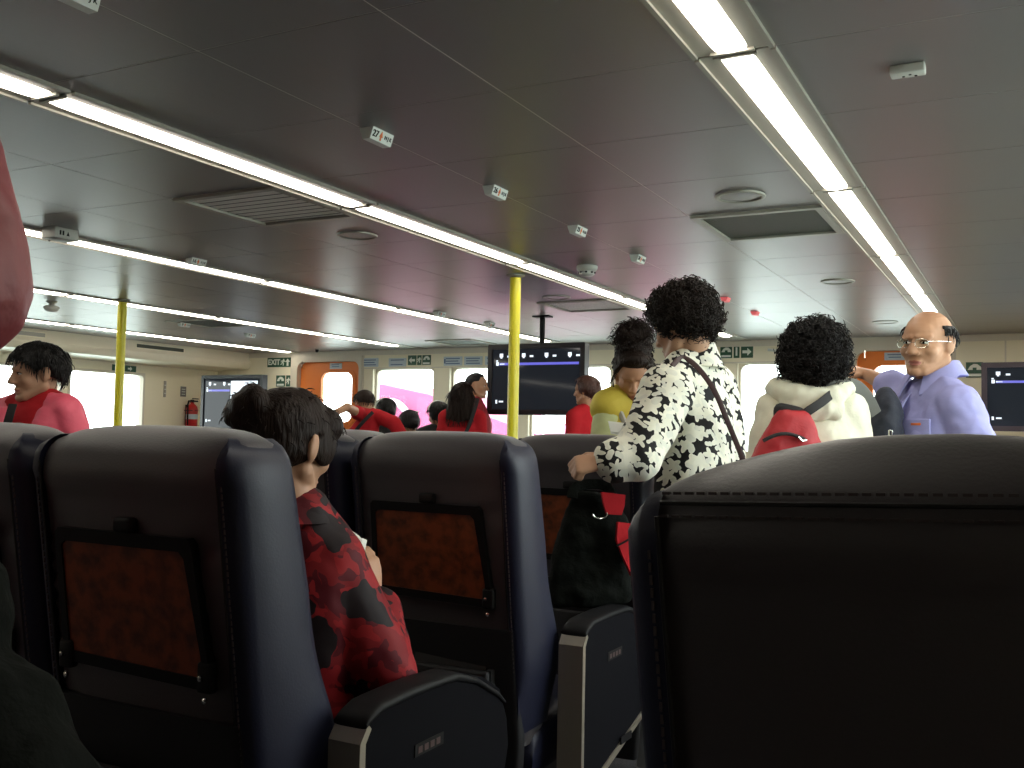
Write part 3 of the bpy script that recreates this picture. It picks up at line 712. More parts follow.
def make_seat(label, tray=True, arm=True, bag_pocket=True):
    t = empty('passenger_chair'); tag(t, label, 'chair', 'rows of passenger seats')
    # ---- backrest with creases pulled in by the tray frame
    crown = FLAT if tray else DOME
    m = MB(); m.loft(back_rings(crown))
    V = np.array(m.v)
    if tray:
        for i, (x, y, z) in enumerate(V):
            if y < rear(min(z, 1.13))+.05 and .78 < z < 1.06:
                ax = abs(x)
                g = math.exp(-((ax-.205)/.035)**2)*math.exp(-((z-.90)/.075)**2)
                V[i, 1] += g*.006*math.sin((z*1.0+.35*ax*np.sign(x))*190)
                V[i, 1] += .010*math.exp(-((ax-.175)/.03)**2)*math.exp(-((z-.985)/.02)**2)
    m.v = [tuple(p) for p in V]
    m.build('backrest', M['leather'], t, angle=80)
    # ---- side bolsters wrapped round each edge, bluish leather, with a welt where they meet the back panel
    for s in (-1, 1):
        m = MB(); rings = []
        zs = list(np.linspace(.44, 1.08, 26))+([1.10, 1.118, 1.13, 1.142, 1.150, 1.157, 1.162] if tray else [1.10, 1.112, 1.122, 1.130, 1.136])
        for z in zs:
            th = .17+.05*math.exp(-((z-.62)/.13)**2) - .02*max(0, (z-.9))/.2
            hw = .246-.03*max(0, (.60-z))/.2
            yr = rear(min(z, 1.13)); e = .0035
            if z > zs[-5]: e -= .009*((z-zs[-5])/(zs[-1]-zs[-5]))**1.5
            if z > 1.085: cz, chw, ca, cc = zip(*crown); hw = np.interp(z, cz, chw); yr = np.interp(z, cz, ca); th = np.interp(z, cz, cc)-yr
            pts = [(min(hw-.006, .210), yr-e), (min(hw-.005, .226), yr-e+.001), (hw-.006, yr+.008), (hw+e, yr+.026), (hw+e, yr+th*.5), (hw+e-.001, yr+th-.025), (hw-.008, yr+th-.004), (min(hw-.01, .216), yr+th+e),
                   (min(hw-.01, .216), yr+th-.010), (min(hw-.01, .226), yr+th*.5), (min(hw-.01, .216), yr+.012)]
            rings.append([(s*px, py, z) for px, py in pts])
        m.loft(rings); m.build('bolster', M['navy'], t, angle=60)
    for s in (-1, 1):
        m = MB(); m.tube([(s*(.210-.03*max(0, (.60-z))/.2), rear(z)-.0035, z) for z in np.linspace(.46, 1.115, 24)], .0022, 6); m.build('piping', M['shell'], t)
    m = MB()
    if not tray: m.tube([(x, rear(1.126)+.0040, 1.1265) for x in np.linspace(-.208, .208, 14)], .0022, 6); m.build('piping', M['shell'], t); m = MB()
    for k in range(40):
        x = -.203+k*.0104
        if tray: break
        m.box(x-.0035, x+.0035, -.0025, .001, 1.1145, 1.1165); m.box(x-.0035, x+.0035, .0045, .0085, 1.1335, 1.136)
    if not tray: m.build('stitching', M['stitch'], t, smooth=False)
    for s in (-1, 1):
        m = MB()
        for k in range(44):
            z = .60+k*.0112; m.box(s*.219-.0012, s*.219+.0012, rear(z)-.0050, rear(z)-.002, z-.004, z+.004)
        m.build('stitching', M['stitch'], t, smooth=False)
    # ---- lower moulded shell behind the seat
    m = MB(); rings = []
    for z in np.linspace(.12, .70, 14):
        hw = .195+.03*min(1, (z-.12)/.3); yr = rear(max(z, .40))-.012+.10*max(0, (.40-z))
        rings.append(sup_ring(hw, yr, yr+.05, z, 40, 6))
    m.loft(rings); sh = m.build('back_shell', M['shell'], t, angle=70)
    if tray:
        # ---- folded tray: burl face in a black frame, latch at the top, hinges at the bottom
        fn = lambda u, v, d: (u, rear(v)+d, v)
        out = [(-.175, .762), (.172, .752), (.172, .792), (.152, .990), (.144, 1.000), (-.162, 1.000), (-.171, .992), (-.175, .81)]
        inn = [(-.160, .782), (.157, .772), (.156, .81), (.135, .966), (.125, .977), (-.148, .977), (-.158, .970), (-.160, .81)]
        m = MB(); m.frame(out, inn, fn, -.014, .004); m.build('tray_frame', M['black'], t, angle=30)
        m = MB(); m.prism(inn, fn, -.0105, .0); tp = m.build('tray_table', M['burl'], t, angle=30)
        m = MB(); m.box(-.022, .022, rear(1.0)-.020, rear(1.0)+.002, 1.000, 1.026, bev=.007); m.build('latch', M['black'], t)
        for x in (-.168, .164):
            m = MB(); m.box(x-.016, x+.016, rear(.76)-.022, rear(.77), .750, .800, bev=.006); hg = m.build('tray_hinge', M['black'], t)
            ax = Matrix.Rotation(PI/2, 3, 'X'); m = MB(); m.lathe([(0, 0), (.0052, 0), (.0052, .004), (0, .006)], (x-.002, rear(.735)-.016, .737), 12, axis=ax); m.build('screw', M['chrome'], hg); m = MB(); m.lathe([(0, 0), (.0045, 0), (.0045, .004), (0, .005)], (x-.004, rear(.765)-.021, .775), 12, axis=ax)
            m.build('screw', M['chrome'], hg)
        m = MB(); m.box(-.17, .17, rear(.60)-.050, rear(.60)-.030, .36, .60, bev=.008); m.box(-.17, -.155, rear(.5)-.045, rear(.5), .36, .60); m.box(.155, .17, rear(.5)-.045, rear(.5), .36, .60); m.box(-.17, .17, rear(.4)-.05, rear(.4), .345, .37)
        m.build('magazine_pocket', M['grey_pl'] if False else M['shell'], t)
    # ---- cushion and base
    m = MB(); rings = []
    for y, zt, zb in ((.17, .40, .32), (.19, .44, .30), (.24, .462, .29), (.40, .470, .29), (.55, .478, .30), (.60, .470, .31), (.63, .45, .33), (.645, .42, .36)):
        rings.append([(.228*math.copysign(abs(math.cos(a))**(2/5), math.cos(a)), y, (zt+zb)/2+(zt-zb)/2*math.copysign(abs(math.sin(a))**(2/4), math.sin(a))) for a in [2*PI*k/36 for k in range(36)]])
    m.loft(rings); m.build('seat_cushion', M['navy'], t, angle=70)
    for s in (-1, 1):
        m = MB(); x = s*.17; m.prism([(.16, 0), (.54, 0), (.54, .02), (.40, .05), (.40, .31), (.28, .31), (.28, .05), (.16, .02)], lambda u, v, d: (x+d, u, v), -.022, .022); m.build('leg', M['grey_pl'], t, smooth=False)
    if arm:
        armrest(t, .300)
    return t
def armrest(t, x):
    """D-shaped arm at lateral offset x: dark side panel, silver band round the rear and underside, padded top"""
    a = empty('armrest'); a.parent = t
    a_out = []
    Y0, Y1 = .235, .78
    prof = [(Y0, .645), (Y0+.02, .668), (Y0+.05, .684)] + [(Y0+.06+.30*k/5, .690+.012*math.sin(PI*k/5)) for k in range(1, 6)] + [(Y0+.42, .672), (Y0+.50, .63), (Y1-.01, .56), (Y1, .50), (Y1-.02, .43), (Y1-.10, .365), (Y0+.10, .275), (Y0+.02, .262), (Y0, .285)]
    m = MB(); m.prism([(u+.0, v) for u, v in prof], lambda u, v, d: (x+d, u, v), -.030, .030)
    m.build('side_panel', M['arm_panel'], a, angle=30)
    # silver band: rear face and the sloping underside
    m = MB(); band = [(Y1-.06, .395), (Y1-.10, .365), (Y0+.10, .275), (Y0+.02, .262), (Y0-.004, .285), (Y0-.004, .645), (Y0+.018, .674)]
    inner = [(Y1-.055, .410), (Y1-.105, .383), (Y0+.10, .293), (Y0+.03, .278), (Y0+.012, .292), (Y0+.012, .642), (Y0+.028, .664)]
    for i in range(len(band)-1):
        q = [band[i], band[i+1], inner[i+1], inner[i]]
        m.prism(q, lambda u, v, d: (x+d, u, v), -.034, .034)
    m.build('silver_trim', M['silver'], a, angle=30)
    m = MB(); rings = []
    for u, v, h_ in [(Y0+.012, .672, .006), (Y0+.03, .682, .009)]+[(Y0+.06+.26*k/5, .692+.004*math.sin(PI*k/5), .010) for k in range(0, 6)]+[(Y0+.40, .667, .009), (Y0+.49, .621, .008), (Y0+.52, .598, .005)]:
        rings.append([(x+.036*math.copysign(abs(math.cos(q))**.5, math.cos(q)), u, v+h_*math.copysign(abs(math.sin(q))**.6, math.sin(q))) for q in [2*PI*k/20 for k in range(20)]])
    m.loft(rings); m.build('arm_pad', M['black'], a, angle=60)
    m = MB(); m.box(x+.0305, x+.0325, Y0+.17, Y0+.27, .575, .598); pl = m.build('badge', M['ink'], a, smooth=False)
    m = MB()
    for k in range(4): m.box(x+.0325, x+.0332, Y0+.18+.021*k, Y0+.194+.021*k, .580, .592)
    m.build('badge_mark', M['brownweb'], a, smooth=False)
    m = MB(); m.box(x+.034, x+.038, Y0+.26, Y0+.34, .332, .352, bev=.001, mtx=None); m.build('recline_button', M['black'], a, smooth=False)
    return a
CA = -1.345; PITCH = .90; R1 = 1.16; M0 = .02
SEATL = {}
proto = make_seat('dark leather seat holding the woman with the bun, burl tray on its back'); proto.location = (CA, R1, 0)
for (cx, ry, lab) in ((CA+.010, R1+PITCH+M0, 'dark leather seat with burl tray, directly before the seated woman in red floral'),
                      (CA, R1+2*PITCH, 'dark leather seat that the floral-jacketed woman rests her hand on'),
                      (CA-.505, R1, 'dark leather seat at the left edge, left of the bun-haired woman\'s seat'),
                      (CA-.505, R1+PITCH, 'dark leather seat seen between the bun-haired woman and the burl tray seat before her'),
                      (CA-.505, R1+2*PITCH, 'dark leather seat whose top peeks out beneath the bending red-shirted person'),
                      (CA-1.01, R1+2*PITCH, 'dark leather seat two rows ahead, its top hidden behind the bun-haired woman')):
    s_ = copy_tree(proto); s_.location = (cx, ry, 0); s_['label'] = lab
    if cx < CA-.1:
        for ch in list(s_.children):
            if ch.name.startswith('armrest'):
                for g in list(ch.children): bpy.data.objects.remove(g)
                bpy.data.objects.remove(ch)
big = make_seat('large plain dark leather seat back filling the lower right corner', tray=False, arm=False); big.location = (-.033, .82, 0); big.scale = (1, 1, 1.004); big.rotation_euler = (0, math.radians(-2.3), 0)

t = empty('magazine', (CA+.02, R1+PITCH+rear(.55)-.021, .40)); t.rotation_euler = (math.radians(-7), math.radians(9), 0)
m = MB(); m.box(-.10, .10, -.004, .004, .0, .265, bev=.001); m.build('pages', M['grey_pl'], t, smooth=False)
m = MB(); m.box(-.102, .102, -.0062, -.0045, -.001, .268); m.build('cover', mat('dark_cover', (.03, .03, .032), .5), t, smooth=False)
tag(t, 'dark magazine sticking out of the pocket below the middle burl tray', 'magazine')
# ================================================================== PEOPLE
def at(x, y, d): return Vector((0, 0, 1.18)) + (F_ + R_*((x-512)/985) - U_*((y-384)/985))*d
def hvec(h): a = math.radians(h); return Vector((-math.sin(a), math.cos(a), 0)), Vector((math.cos(a), math.sin(a), 0))
def head_matrix(heading, pitch=0, roll=0):
    return (Matrix.Rotation(math.radians(heading), 3, 'Z') @ Matrix.Rotation(math.radians(pitch), 3, 'X') @ Matrix.Rotation(math.radians(roll), 3, 'Y'))
def skeleton(Hh, base, heading, lean=0.0, head=None, hmx=None, half=.165, **kw):
    """joints of a standing figure in world space; any joint can be given in kw"""
    f, r = hvec(heading); b = Vector((base[0], base[1], 0)); z = lambda k: Vector((0, 0, k*Hh)); J = {}
    J['pelvis'] = b+z(.535); J['waist'] = b+z(.615)+f*.01; J['chest'] = b+z(.715)+f*(.01+lean*.5); J['upper'] = b+z(.785)+f*(lean*.9); J['neck'] = b+z(.845)+f*(-.012+lean*1.1)
    J['head'] = b+z(.932)+f*(.012+lean*1.25)
    for s, n in ((-1, 'L'), (1, 'R')):
        J['sh'+n] = b+r*s*half+z(.808)+f*lean; J['el'+n] = b+r*s*(half+.035)+z(.625)+f*(-.02+lean*.6); J['wr'+n] = b+r*s*(half+.045)+z(.485)+f*.04
        J['hip'+n] = b+r*s*.085+z(.50); J['kn'+n] = b+r*s*.09+z(.28)+f*.02; J['an'+n] = b+r*s*.09+z(.05)-f*.01; J['toe'+n] = b+r*s*.10+f*.15+z(.018)
    if head is not None: J['head'] = Vector(head)
    for k, v in kw.items(): J[k] = Vector(v)
    J['hm'] = hmx if hmx is not None else head_matrix(heading)
    J['base'] = b; J['s'] = Hh/1.68; J['f'] = f; J['r'] = r; J['hs'] = kw.get('hs', 1.0) if not isinstance(kw.get('hs'), Vector) else 1.0
    return J
def smooth_path(P, per=4):
    out = []
    for i in range(len(P)-1):
        p0, p1, p2, p3 = P[max(i-1, 0)], P[i], P[i+1], P[min(i+2, len(P)-1)]
        for k in range(per):
            t = k/per; out.append([.5*((2*b)+(-a+c)*t+(2*a-5*b+4*c-d)*t*t+(-a+3*b-3*c+d)*t**3) for a, b, c, d in zip(p0, p1, p2, p3)])
    out.append(list(P[-1])); return out
def torso(mb, J, off=0.0, lo=0, bulk=1.0, belly=0.0, hem=0.0, mi=0, top=True):
    s = J['s']; lat_h = (J['hipR']-J['hipL']).normalized(); lat_s = (J['shR']-J['shL']).normalized()
    cro = (J['hipL']+J['hipR'])/2 - Vector((0, 0, .06*s)); sw = (J['shR']-J['shL']).length/2
    rows = [(cro, .135, .10, 0), (J['pelvis'], .160, .115, .1), (J['waist'], .140+belly*.4, .105+belly, .4), (J['chest'], .155+belly*.3, .115+belly*.4, .8), (J['upper'], max(.14, sw*.93), .088, 1), (J['neck']-Vector((0, 0, .02*s)), .075, .062, 1)]
    if not top: rows = rows[:-1]
    rows = rows[lo:]
    if hem: p = rows[0]; rows.insert(0, (p[0]-Vector((0, 0, hem)), p[1], p[2], p[3]))
    flat = smooth_path([(*p, rx*s*bulk+off, ry*s*bulk+off, t) for p, rx, ry, t in rows]); rings = []
    for i, (x, y, z, rx, ry, t) in enumerate(flat):
        a = Vector(flat[max(i-1, 0)][:3]); b = Vector(flat[min(i+1, len(flat)-1)][:3]); d = (b-a).normalized()
        lat = lat_h.lerp(lat_s, min(1, max(0, t))); lat = (lat-d*lat.dot(d)).normalized(); fw = d.cross(lat)
        rings.append([Vector((x, y, z))+lat*rx*math.copysign(abs(math.cos(q))**.85, math.cos(q))+fw*ry*math.copysign(abs(math.sin(q))**.9, math.sin(q)) for q in [2*PI*k/28 for k in range(28)]])
    mb.loft(rings, mi)
    if top:
        for n in 'LR':
            inner = J['neck'].lerp(J['sh'+n], .22); mb.cap(inner, J['sh'+n], (.056*s+off), (.055*s+off), mi)
def arm(mb, J, n, off=0.0, frac=2.0, r=(.050, .040, .037, .027), mi=0):
    """frac: 0..1 along the upper arm, 1..2 along the forearm"""
    s = J['s']; a, b, c = J['sh'+n], J['el'+n], J['wr'+n]
    f1 = min(1, frac); mb.cap(a, a.lerp(b, f1), r[0]*s+off, (r[0]+(r[1]-r[0])*f1)*s+off, mi)
    if frac > 1: f2 = frac-1; mb.cap(b, b.lerp(c, f2), r[2]*s+off, (r[2]+(r[3]-r[2])*f2)*s+off, mi)
def leg(mb, J, n, off=0.0, to=2.0, mi=0):
    s = J['s']; a, b, c = J['hip'+n], J['kn'+n], J['an'+n]; mb.cap(a, b, .082*s+off, .055*s+off, mi); mb.cap(b, b.lerp(c, to-1), .054*s+off, (.036)*s+off, mi)
def hand(mb, J, n, direc, palm, curl=.5, spread=.10, fist=False):
    """palm plus five separate tapering fingers; direc = wrist to knuckles, palm = palm normal"""
    s = J['s']*.98; w = J['wr'+n]; d = Vector(direc).normalized(); p = Vector(palm); p = (p-d*p.dot(d)).normalized(); lat = d.cross(p)
    if n == 'L': lat = -lat                                         # towards the thumb
    k = w+d*.085*s
    mb.cap(w-d*.01, w+d*.03*s, .026*s, .024*s); 
    rings = []
    for t, wd, th in ((.012, .024, .019), (.035, .034, .018), (.06, .040, .017), (.085, .041, .015), (.094, .036, .010)):
        rings.append([w+d*t*s+lat*wd*s*math.cos(q)+p*th*s*math.sin(q) for q in [2*PI*i/16 for i in range(16)]])
    mb.loft(rings)
    for i, (o, L) in enumerate(((.030, .072), (.010, .080), (-.011, .074), (-.030, .058))):
        b = w+d*.085*s+lat*o*s; dd = (d+lat*(o*spread*8)).normalized(); c_ = curl*(1+.12*i); ang = 0
        for q, (fr, ra, rb) in enumerate(((.45, .0095, .0085), (.30, .0085, .0078), (.25, .0078, .0066))):
            ang += c_*(.75 if q == 0 else 1.0); v = dd*math.cos(ang)+p*math.sin(ang); e = b+v*L*fr*s; mb.cap(b, e, ra*s, rb*s, sides=10); b = e
    b = w+d*.028*s+lat*.030*s; v = (d*.75+lat*.75+p*.35).normalized(); e = b+v*.034*s; mb.cap(b, e, .013*s, .0105*s, sides=10)
    v2 = (d*.95+lat*.25+p*(.25+.5*curl)).normalized(); e2 = e+v2*.030*s; mb.cap(e, e2, .0105*s, .0085*s, sides=10)
def face(mb, J, hs, jaw=1.0, nose=1.0, ears=True):
    hc, hm = J['head'], J['hm']; T = lambda x, y, z: hc+hm @ Vector((x*hs, y*hs, z*hs))
    E = lambda c, r, rot=None: mb.ell(T(*c), [q*hs for q in r], hm @ rot if rot else hm)
    def K(a, b, r0, r1): mb.cap(T(*a), T(*b), r0*hs, r1*hs, sides=12)
    E((0, -.012, .032), (.073, .092, .080)); E((0, .033, .030), (.060, .055, .055)); E((0, .026, -.022), (.061*jaw, .060, .066))
    for q in (-1, 1):
        E((q*.037, .050, -.024), (.026*jaw, .027, .025)); K((q*.054*jaw, -.005, -.052), (q*.020, .056, -.088), .022, .020)
        K((q*.010, .086, .024), (q*.046, .064, .024), .008, .009); E((q*.0125*nose, .094, -.031), (.009*nose, .010, .008)); E((q*.030, .070, -.004), (.017, .010, .006)); E((q*.030, .072, .014), (.019, .010, .007))
        if ears:
            E((q*.075, -.010, -.004), (.009, .020, .031), Matrix.Rotation(q*.35, 3, 'Z')); E((q*.080, -.018, .004), (.006, .011, .024), Matrix.Rotation(q*.5, 3, 'Z'))
    E((0, .070, -.093), (.022, .019, .016)); E((0, .055, -.060), (.034, .032, .030))
    E((0, .0845, -.0585), (.022, .007, .0052)); E((0, .0825, -.0690), (.018, .008, .0062))
    K((0, .082, .014), (0, .100, -.022), .0085, .0115*nose); E((0, .104, -.027), (.0125*nose, .011, .010))
    nk = J['neck']; mb.cap(T(0, -.022, -.05), nk-Vector((0, 0, .015)), .053*hs, .057*J['s'], sides=18)
def sculpt_face(m, J, hs, smile=0.0):
    hc, hm = np.array(J['head']), np.array(J['hm']); V = np.array(m.v); L = (V-hc) @ hm/hs; D = np.zeros_like(L)
    for q in (-1, 1):
        g = np.exp(-(((L[:, 0]-q*.030)/.015)**2+((L[:, 2]-.005)/.0075)**2))*(L[:, 1] > .04); D[:, 1] -= g*.006
    g = np.exp(-((L[:, 2]+.0635-smile*30*L[:, 0]**2)/.0022)**2)*(np.abs(L[:, 0]) < .026)*(L[:, 1] > .06); D[:, 1] -= g*.005
    m.v = V + (D*hs) @ hm.T; return L
def make_person(label, J, group=None, hs=1.0, voxel=.006, skin=None, hands=(), jaw=1.0, nose=1.0, smile=0.0, eyes=True, bulk=1.0, belly=0.0, ears=True, bust=0.0, armf=(2.0, 2.0)):
    skin = skin or M['skin']; mb = MB(); torso(mb, J, bulk=bulk, belly=belly)
    for n in 'LR': arm(mb, J, n); leg(mb, J, n); mb.cap(J['an'+n], J['toe'+n], .036*J['s'], .026*J['s'])
    for h in hands: hand(mb, J, *h)
    for n in 'LR':
        if n not in [h[0] for h in hands]: hand(mb, J, n, (J['wr'+n]-J['el'+n]), J['r']*(1 if n == 'L' else -1), .35)
    face(mb, J, hs, jaw, nose, ears)
    m = remesh(mb, voxel, 2, .5); L = sculpt_face(m, J, hs, smile)
    # lips carry their own colour
    up = ((L[:, 0]/.024)**2+((L[:, 2]+.0635)/.0105)**2 < 1) & (L[:, 1] > .07)
    m.m = [1 if all(up[i] for i in f) else 0 for f in m.f]
    o = m.build('person', [skin, M['lip']], origin=J['base'], angle=180)
    tag(o, label, 'person', group)
    if eyes:
        hc, hm = J['head'], J['hm']
        for q in (-1, 1):
            e = MB(); e.ell(hc+hm @ Vector((q*.030, .0730, .004))*hs, (.0120*hs, .0080*hs, .0048*hs), hm); eo = e.build('eye', M['eyew'], o, J['base'])
            e = MB(); e.ell(hc+hm @ Vector((q*.030, .0788, .0042))*hs, (.0050*hs, .0030*hs, .0046*hs), hm); e.build('iris', M['iris'], eo, J['base'])
            e = MB(); e.cap(hc+hm @ Vector((q*.016, .0835, .0225))*hs, hc+hm @ Vector((q*.046, .0700, .0225))*hs, .0034*hs, .0020*hs); e.build('eyebrow', M['hair_b'], o, J['base'])
            e = MB(); e.tube([hc+hm @ Vector((q*(.030-.014), .0775, .0055))*hs, hc+hm @ Vector((q*.026, .0830, .0108))*hs, hc+hm @ Vector((q*.036, .0805, .0102))*hs, hc+hm @ Vector((q*.046, .0705, .0045))*hs], .0013*hs, 6); e.build('eyelid_line', M['hair_b'], o, J['base'])
    return o
def cloth(name, mb, J, o, m_, voxel=.009, it=6, wr=0.004, ws=14, angle=180):
    r = remesh(mb, voxel, it, .5)
    if wr:
        V = np.array(r.v); d = np.array([noise.fractal(Vector(p)*ws, 1.0, 2.0, 3) for p in V]); r.v = V + r.n*(d*wr)[:, None]
    return r.build(name, m_, o, J['base'], angle=angle)
def trousers(J, o, m_, bulk=1.0, voxel=.012):
    mb = MB(); torso(mb, J, .014, top=False, bulk=bulk); 
    mb2 = MB(); s = J['s']; rows = []
    lat = (J['hipR']-J['hipL']).normalized()
    RM0 = Matrix((J['r'], J['f'], Vector((0, 0, 1)))).transposed(); mb2.ell(J['pelvis']-Vector((0, 0, .01)), (.165*s*bulk+.014, .12*s*bulk+.014, .12*s), RM0)
    mb2.cap(J['hipL'], J['hipR'], .100*s+.012, .100*s+.012); RM = Matrix((J['r'], J['f'], Vector((0, 0, 1)))).transposed(); mb2.ell(J['pelvis']+Vector((0, 0, .05*s)), (.160*s*bulk+.010, .115*s*bulk+.010, .13*s), RM)
    mb2.cap((J['hipL']+J['hipR'])/2-Vector((0, 0, .05*s)), J['pelvis'], .115*s, .125*s*bulk)
    for n in 'LR': leg(mb2, J, n, .016, 1.97)
    cloth('trousers', mb2, J, o, m_, voxel, 3, .003)
def shoes(J, o, m_):
    for n in 'LR':
        mb = MB(); a, t = J['an'+n], J['toe'+n]; a2 = Vector((a.x, a.y, .046)); t2 = Vector((t.x, t.y, .036)); mb.cap(a2+(a2-t2)*.15, t2, .044, .034); mb.cap(a2, a2+Vector((0, 0, .05)), .043, .042); cloth('shoe', mb, J, o, m_, .008, 2, 0)
def lower(J, o, m_=None, bulk=1.0): trousers(J, o, m_ or M['trouser'], bulk); shoes(J, o, M['shoe'])
def top(J, o, m_, name='shirt', off=.014, frac=(.75, .75), bulk=1.0, belly=0.0, hem=.02, voxel=.009, wr=.004, lo=1, cuff=.006, ws=14, extra=None):
    mb = MB(); torso(mb, J, off, lo, bulk, belly, hem)
    for n, fr in zip('LR', frac): arm(mb, J, n, off+cuff, fr)
    if extra: extra(mb)
    return cloth(name, mb, J, o, m_, voxel, 5, wr, ws)
# ---------------------------------------------------------------- hair
def smoothstep(a, b, x): t = min(1, max(0, (x-a)/(b-a))); return t*t*(3-2*t)
def hair_cap(J, hs, line, thick, m_, o, name='hair', lumps=.004, ls=18, strands=0, slen=.05, down=1.0, top_el=90, srad=.0016, extra=None, voxel=None):
    """hair following the skull above the hairline: line = [(azimuth from the front, lowest elevation)], thick(az, el) in metres"""
    hc, hm = J['head'], J['hm']; c = Vector((0, -.010, .028)); R = (.0745, .0955, .0845); nu, nv = 72, 48; V = []; H_ = []
    az_, el_ = zip(*line)
    for i in range(nv+1):
        el = 90-180*i/nv
        for j in range(nu):
            az = 360*j/nu; a = math.radians(az); e = math.radians(el); d = Vector((math.sin(a)*math.cos(e), math.cos(a)*math.cos(e), math.sin(e)))
            fa = az if az <= 180 else 360-az; lim = np.interp(fa, az_, el_); k = smoothstep(lim-3, lim+5, el)*(1-smoothstep(top_el-6, top_el+2, el) if top_el < 90 else 1)
            t = -.022+(thick(fa, el)+.022+lumps*noise.fractal(d*ls*.25, 1, 2, 3))*k
            p = Vector((d.x*(R[0]+t), d.y*(R[1]+t), d.z*(R[2]+t)))+c; V.append(hc+hm @ p*hs)
            H_.append(k > .9)
    mb = MB(); F = []
    for i in range(nv):
        for j in range(nu): F.append((i*nu+j, (i+1)*nu+j, (i+1)*nu+(j+1) % nu, i*nu+(j+1) % nu))
    mb.add(V, F)
    if extra: extra(mb, lambda x, y, z: hc+hm @ Vector((x*hs, y*hs, z*hs)))
    if voxel:
        r = remesh(mb, voxel, 2); 
        if strands:
            idx = RNG.integers(0, len(r.v), strands*2); base = MB(); base.v = [tuple(p) for p in r.v]; base.f = list(r.f); base.m = [0]*len(r.f)
            cut = J['head']
            add_strands(base, [(Vector(r.v[i]), Vector(r.n[i])) for i in idx if (Vector(r.v[i])-cut).length > .085*hs][:strands], slen, down, srad, J)
            return base.build(name, m_, o, J['base'], angle=180)
        return r.build(name, m_, o, J['base'], angle=180)
    if strands:
        pts = [i for i in range(len(V)) if H_[i]]; sel = [random.choice(pts) for _ in range(strands)]; q = [(V[i]+Vector([random.uniform(-.004, .004) for _ in range(3)]), (V[i]-(hc+hm @ c*hs)).normalized()) for i in sel]
        add_strands(mb, q, slen, down, srad, J)
    return mb.build(name, m_, o, J['base'], angle=180)
def add_strands(mb, pts, slen, down, srad, J):
    for p, n in pts:
        g = Vector((0, 0, -1))*down+n*.25+Vector([random.uniform(-.25, .25) for _ in range(3)]); t = (g-n*g.dot(n)*.8).normalized(); L = slen*random.uniform(.5, 1.1)
        path = [p-n*.003, p+n*.002+t*L*.33, p+n*.003+t*L*.66-Vector((0, 0, L*.05*down)), p+n*.001+t*L]
        mb.tube(path, [srad, srad*1.2, srad, srad*.3], 4)
def curls(mb, pts, n, length, rad, turns, thick, grav=.5, jitter=.4):
    for _ in range(n):
        p, nn = random.choice(pts); p = Vector(p); nn = Vector(nn)
        d = (nn+Vector([random.gauss(0, jitter) for _ in range(3)])+Vector((0, 0, -grav))).normalized(); a = d.orthogonal().normalized(); b = d.cross(a)
        L = length*random.uniform(.6, 1.25); r = rad*random.uniform(.7, 1.25); ph = random.uniform(0, 6.28); K = int(turns*7); path = []
        for k in range(K+1):
            t = k/K; q = ph+2*PI*turns*t; path.append(p-nn*.008+d*L*t+(a*math.cos(q)+b*math.sin(q))*r*min(1, t*3+.25)+Vector((0, 0, -grav*L*.4*t*t)))
        mb.tube(path, [thick*(1 if k < K-1 else .5) for k in range(K+1)], 4)
def curly(J, hs, blobs, m_, o, n, length, rad, turns, thick, grav=.4, voxel=.008, lump=.012, ls=28):
    """a mass of curls: lumpy core plus n helical locks on its surface; blobs in head coordinates"""
    hc, hm = J['head'], J['hm']; mb = MB()
    for c, r in blobs: mb.ell(hc+hm @ Vector(c)*hs, [q*hs for q in r], hm)
    r = remesh(mb, voxel, 2); V = np.array(r.v); d = np.array([abs(noise.fractal(Vector(p)*ls, 1, 2, 3)) for p in V]); V = V+r.n*(d*lump)[:, None]
    out = MB(); out.v = [tuple(p) for p in V]; out.f = list(r.f); out.m = [0]*len(r.f)
    L = (V-np.array(hc)) @ np.array(hm)/hs
    ok = [i for i in range(len(V)) if not (L[i, 1] > .055 and L[i, 2] < .035)]
    curls(out, [(V[i], r.n[i]) for i in ok], n, length, rad, turns, thick, grav)
    return out.build('hair', m_, o, J['base'], angle=180)
LINE_F = [(0, 36), (40, 34), (58, 12), (75, 2), (92, 8), (105, -25), (180, -42)]
def sheet(mb, pts_l, pts_r, th):
    """thick ribbon between two rails"""
    rings = []
    for a, b in zip(pts_l, pts_r):
        a, b = Vector(a), Vector(b); rings.append((a, b))
    n_ = []
    for i, (a, b) in enumerate(rings):
        t = (rings[min(i+1, len(rings)-1)][0]-rings[max(i-1, 0)][0]); n_.append(t.cross(b-a).normalized())
    return mb.loft([[a+n*th/2, b+n*th/2, b-n*th/2, a-n*th/2] for (a, b), n in zip(rings, n_)])
def strap(name, path, wd, th, m_, parent=None, origin=None, side=(0, 0, 1)):
    P = [Vector(p) for p in smooth_path([tuple(p) for p in path], 5)]; mb = MB(); rings = []
    for i, p in enumerate(P):
        t = (P[min(i+1, len(P)-1)]-P[max(i-1, 0)]).normalized(); sd = Vector(side); n = (sd-t*sd.dot(t)).normalized(); b = t.cross(n)
        rings.append([p+b*wd/2*math.copysign(abs(math.cos(q))**.4, math.cos(q))+n*th/2*math.copysign(abs(math.sin(q))**.4, math.sin(q)) for q in [2*PI*k/12 for k in range(12)]])
    mb.loft(rings); return mb.build(name, m_, parent, origin, angle=60)
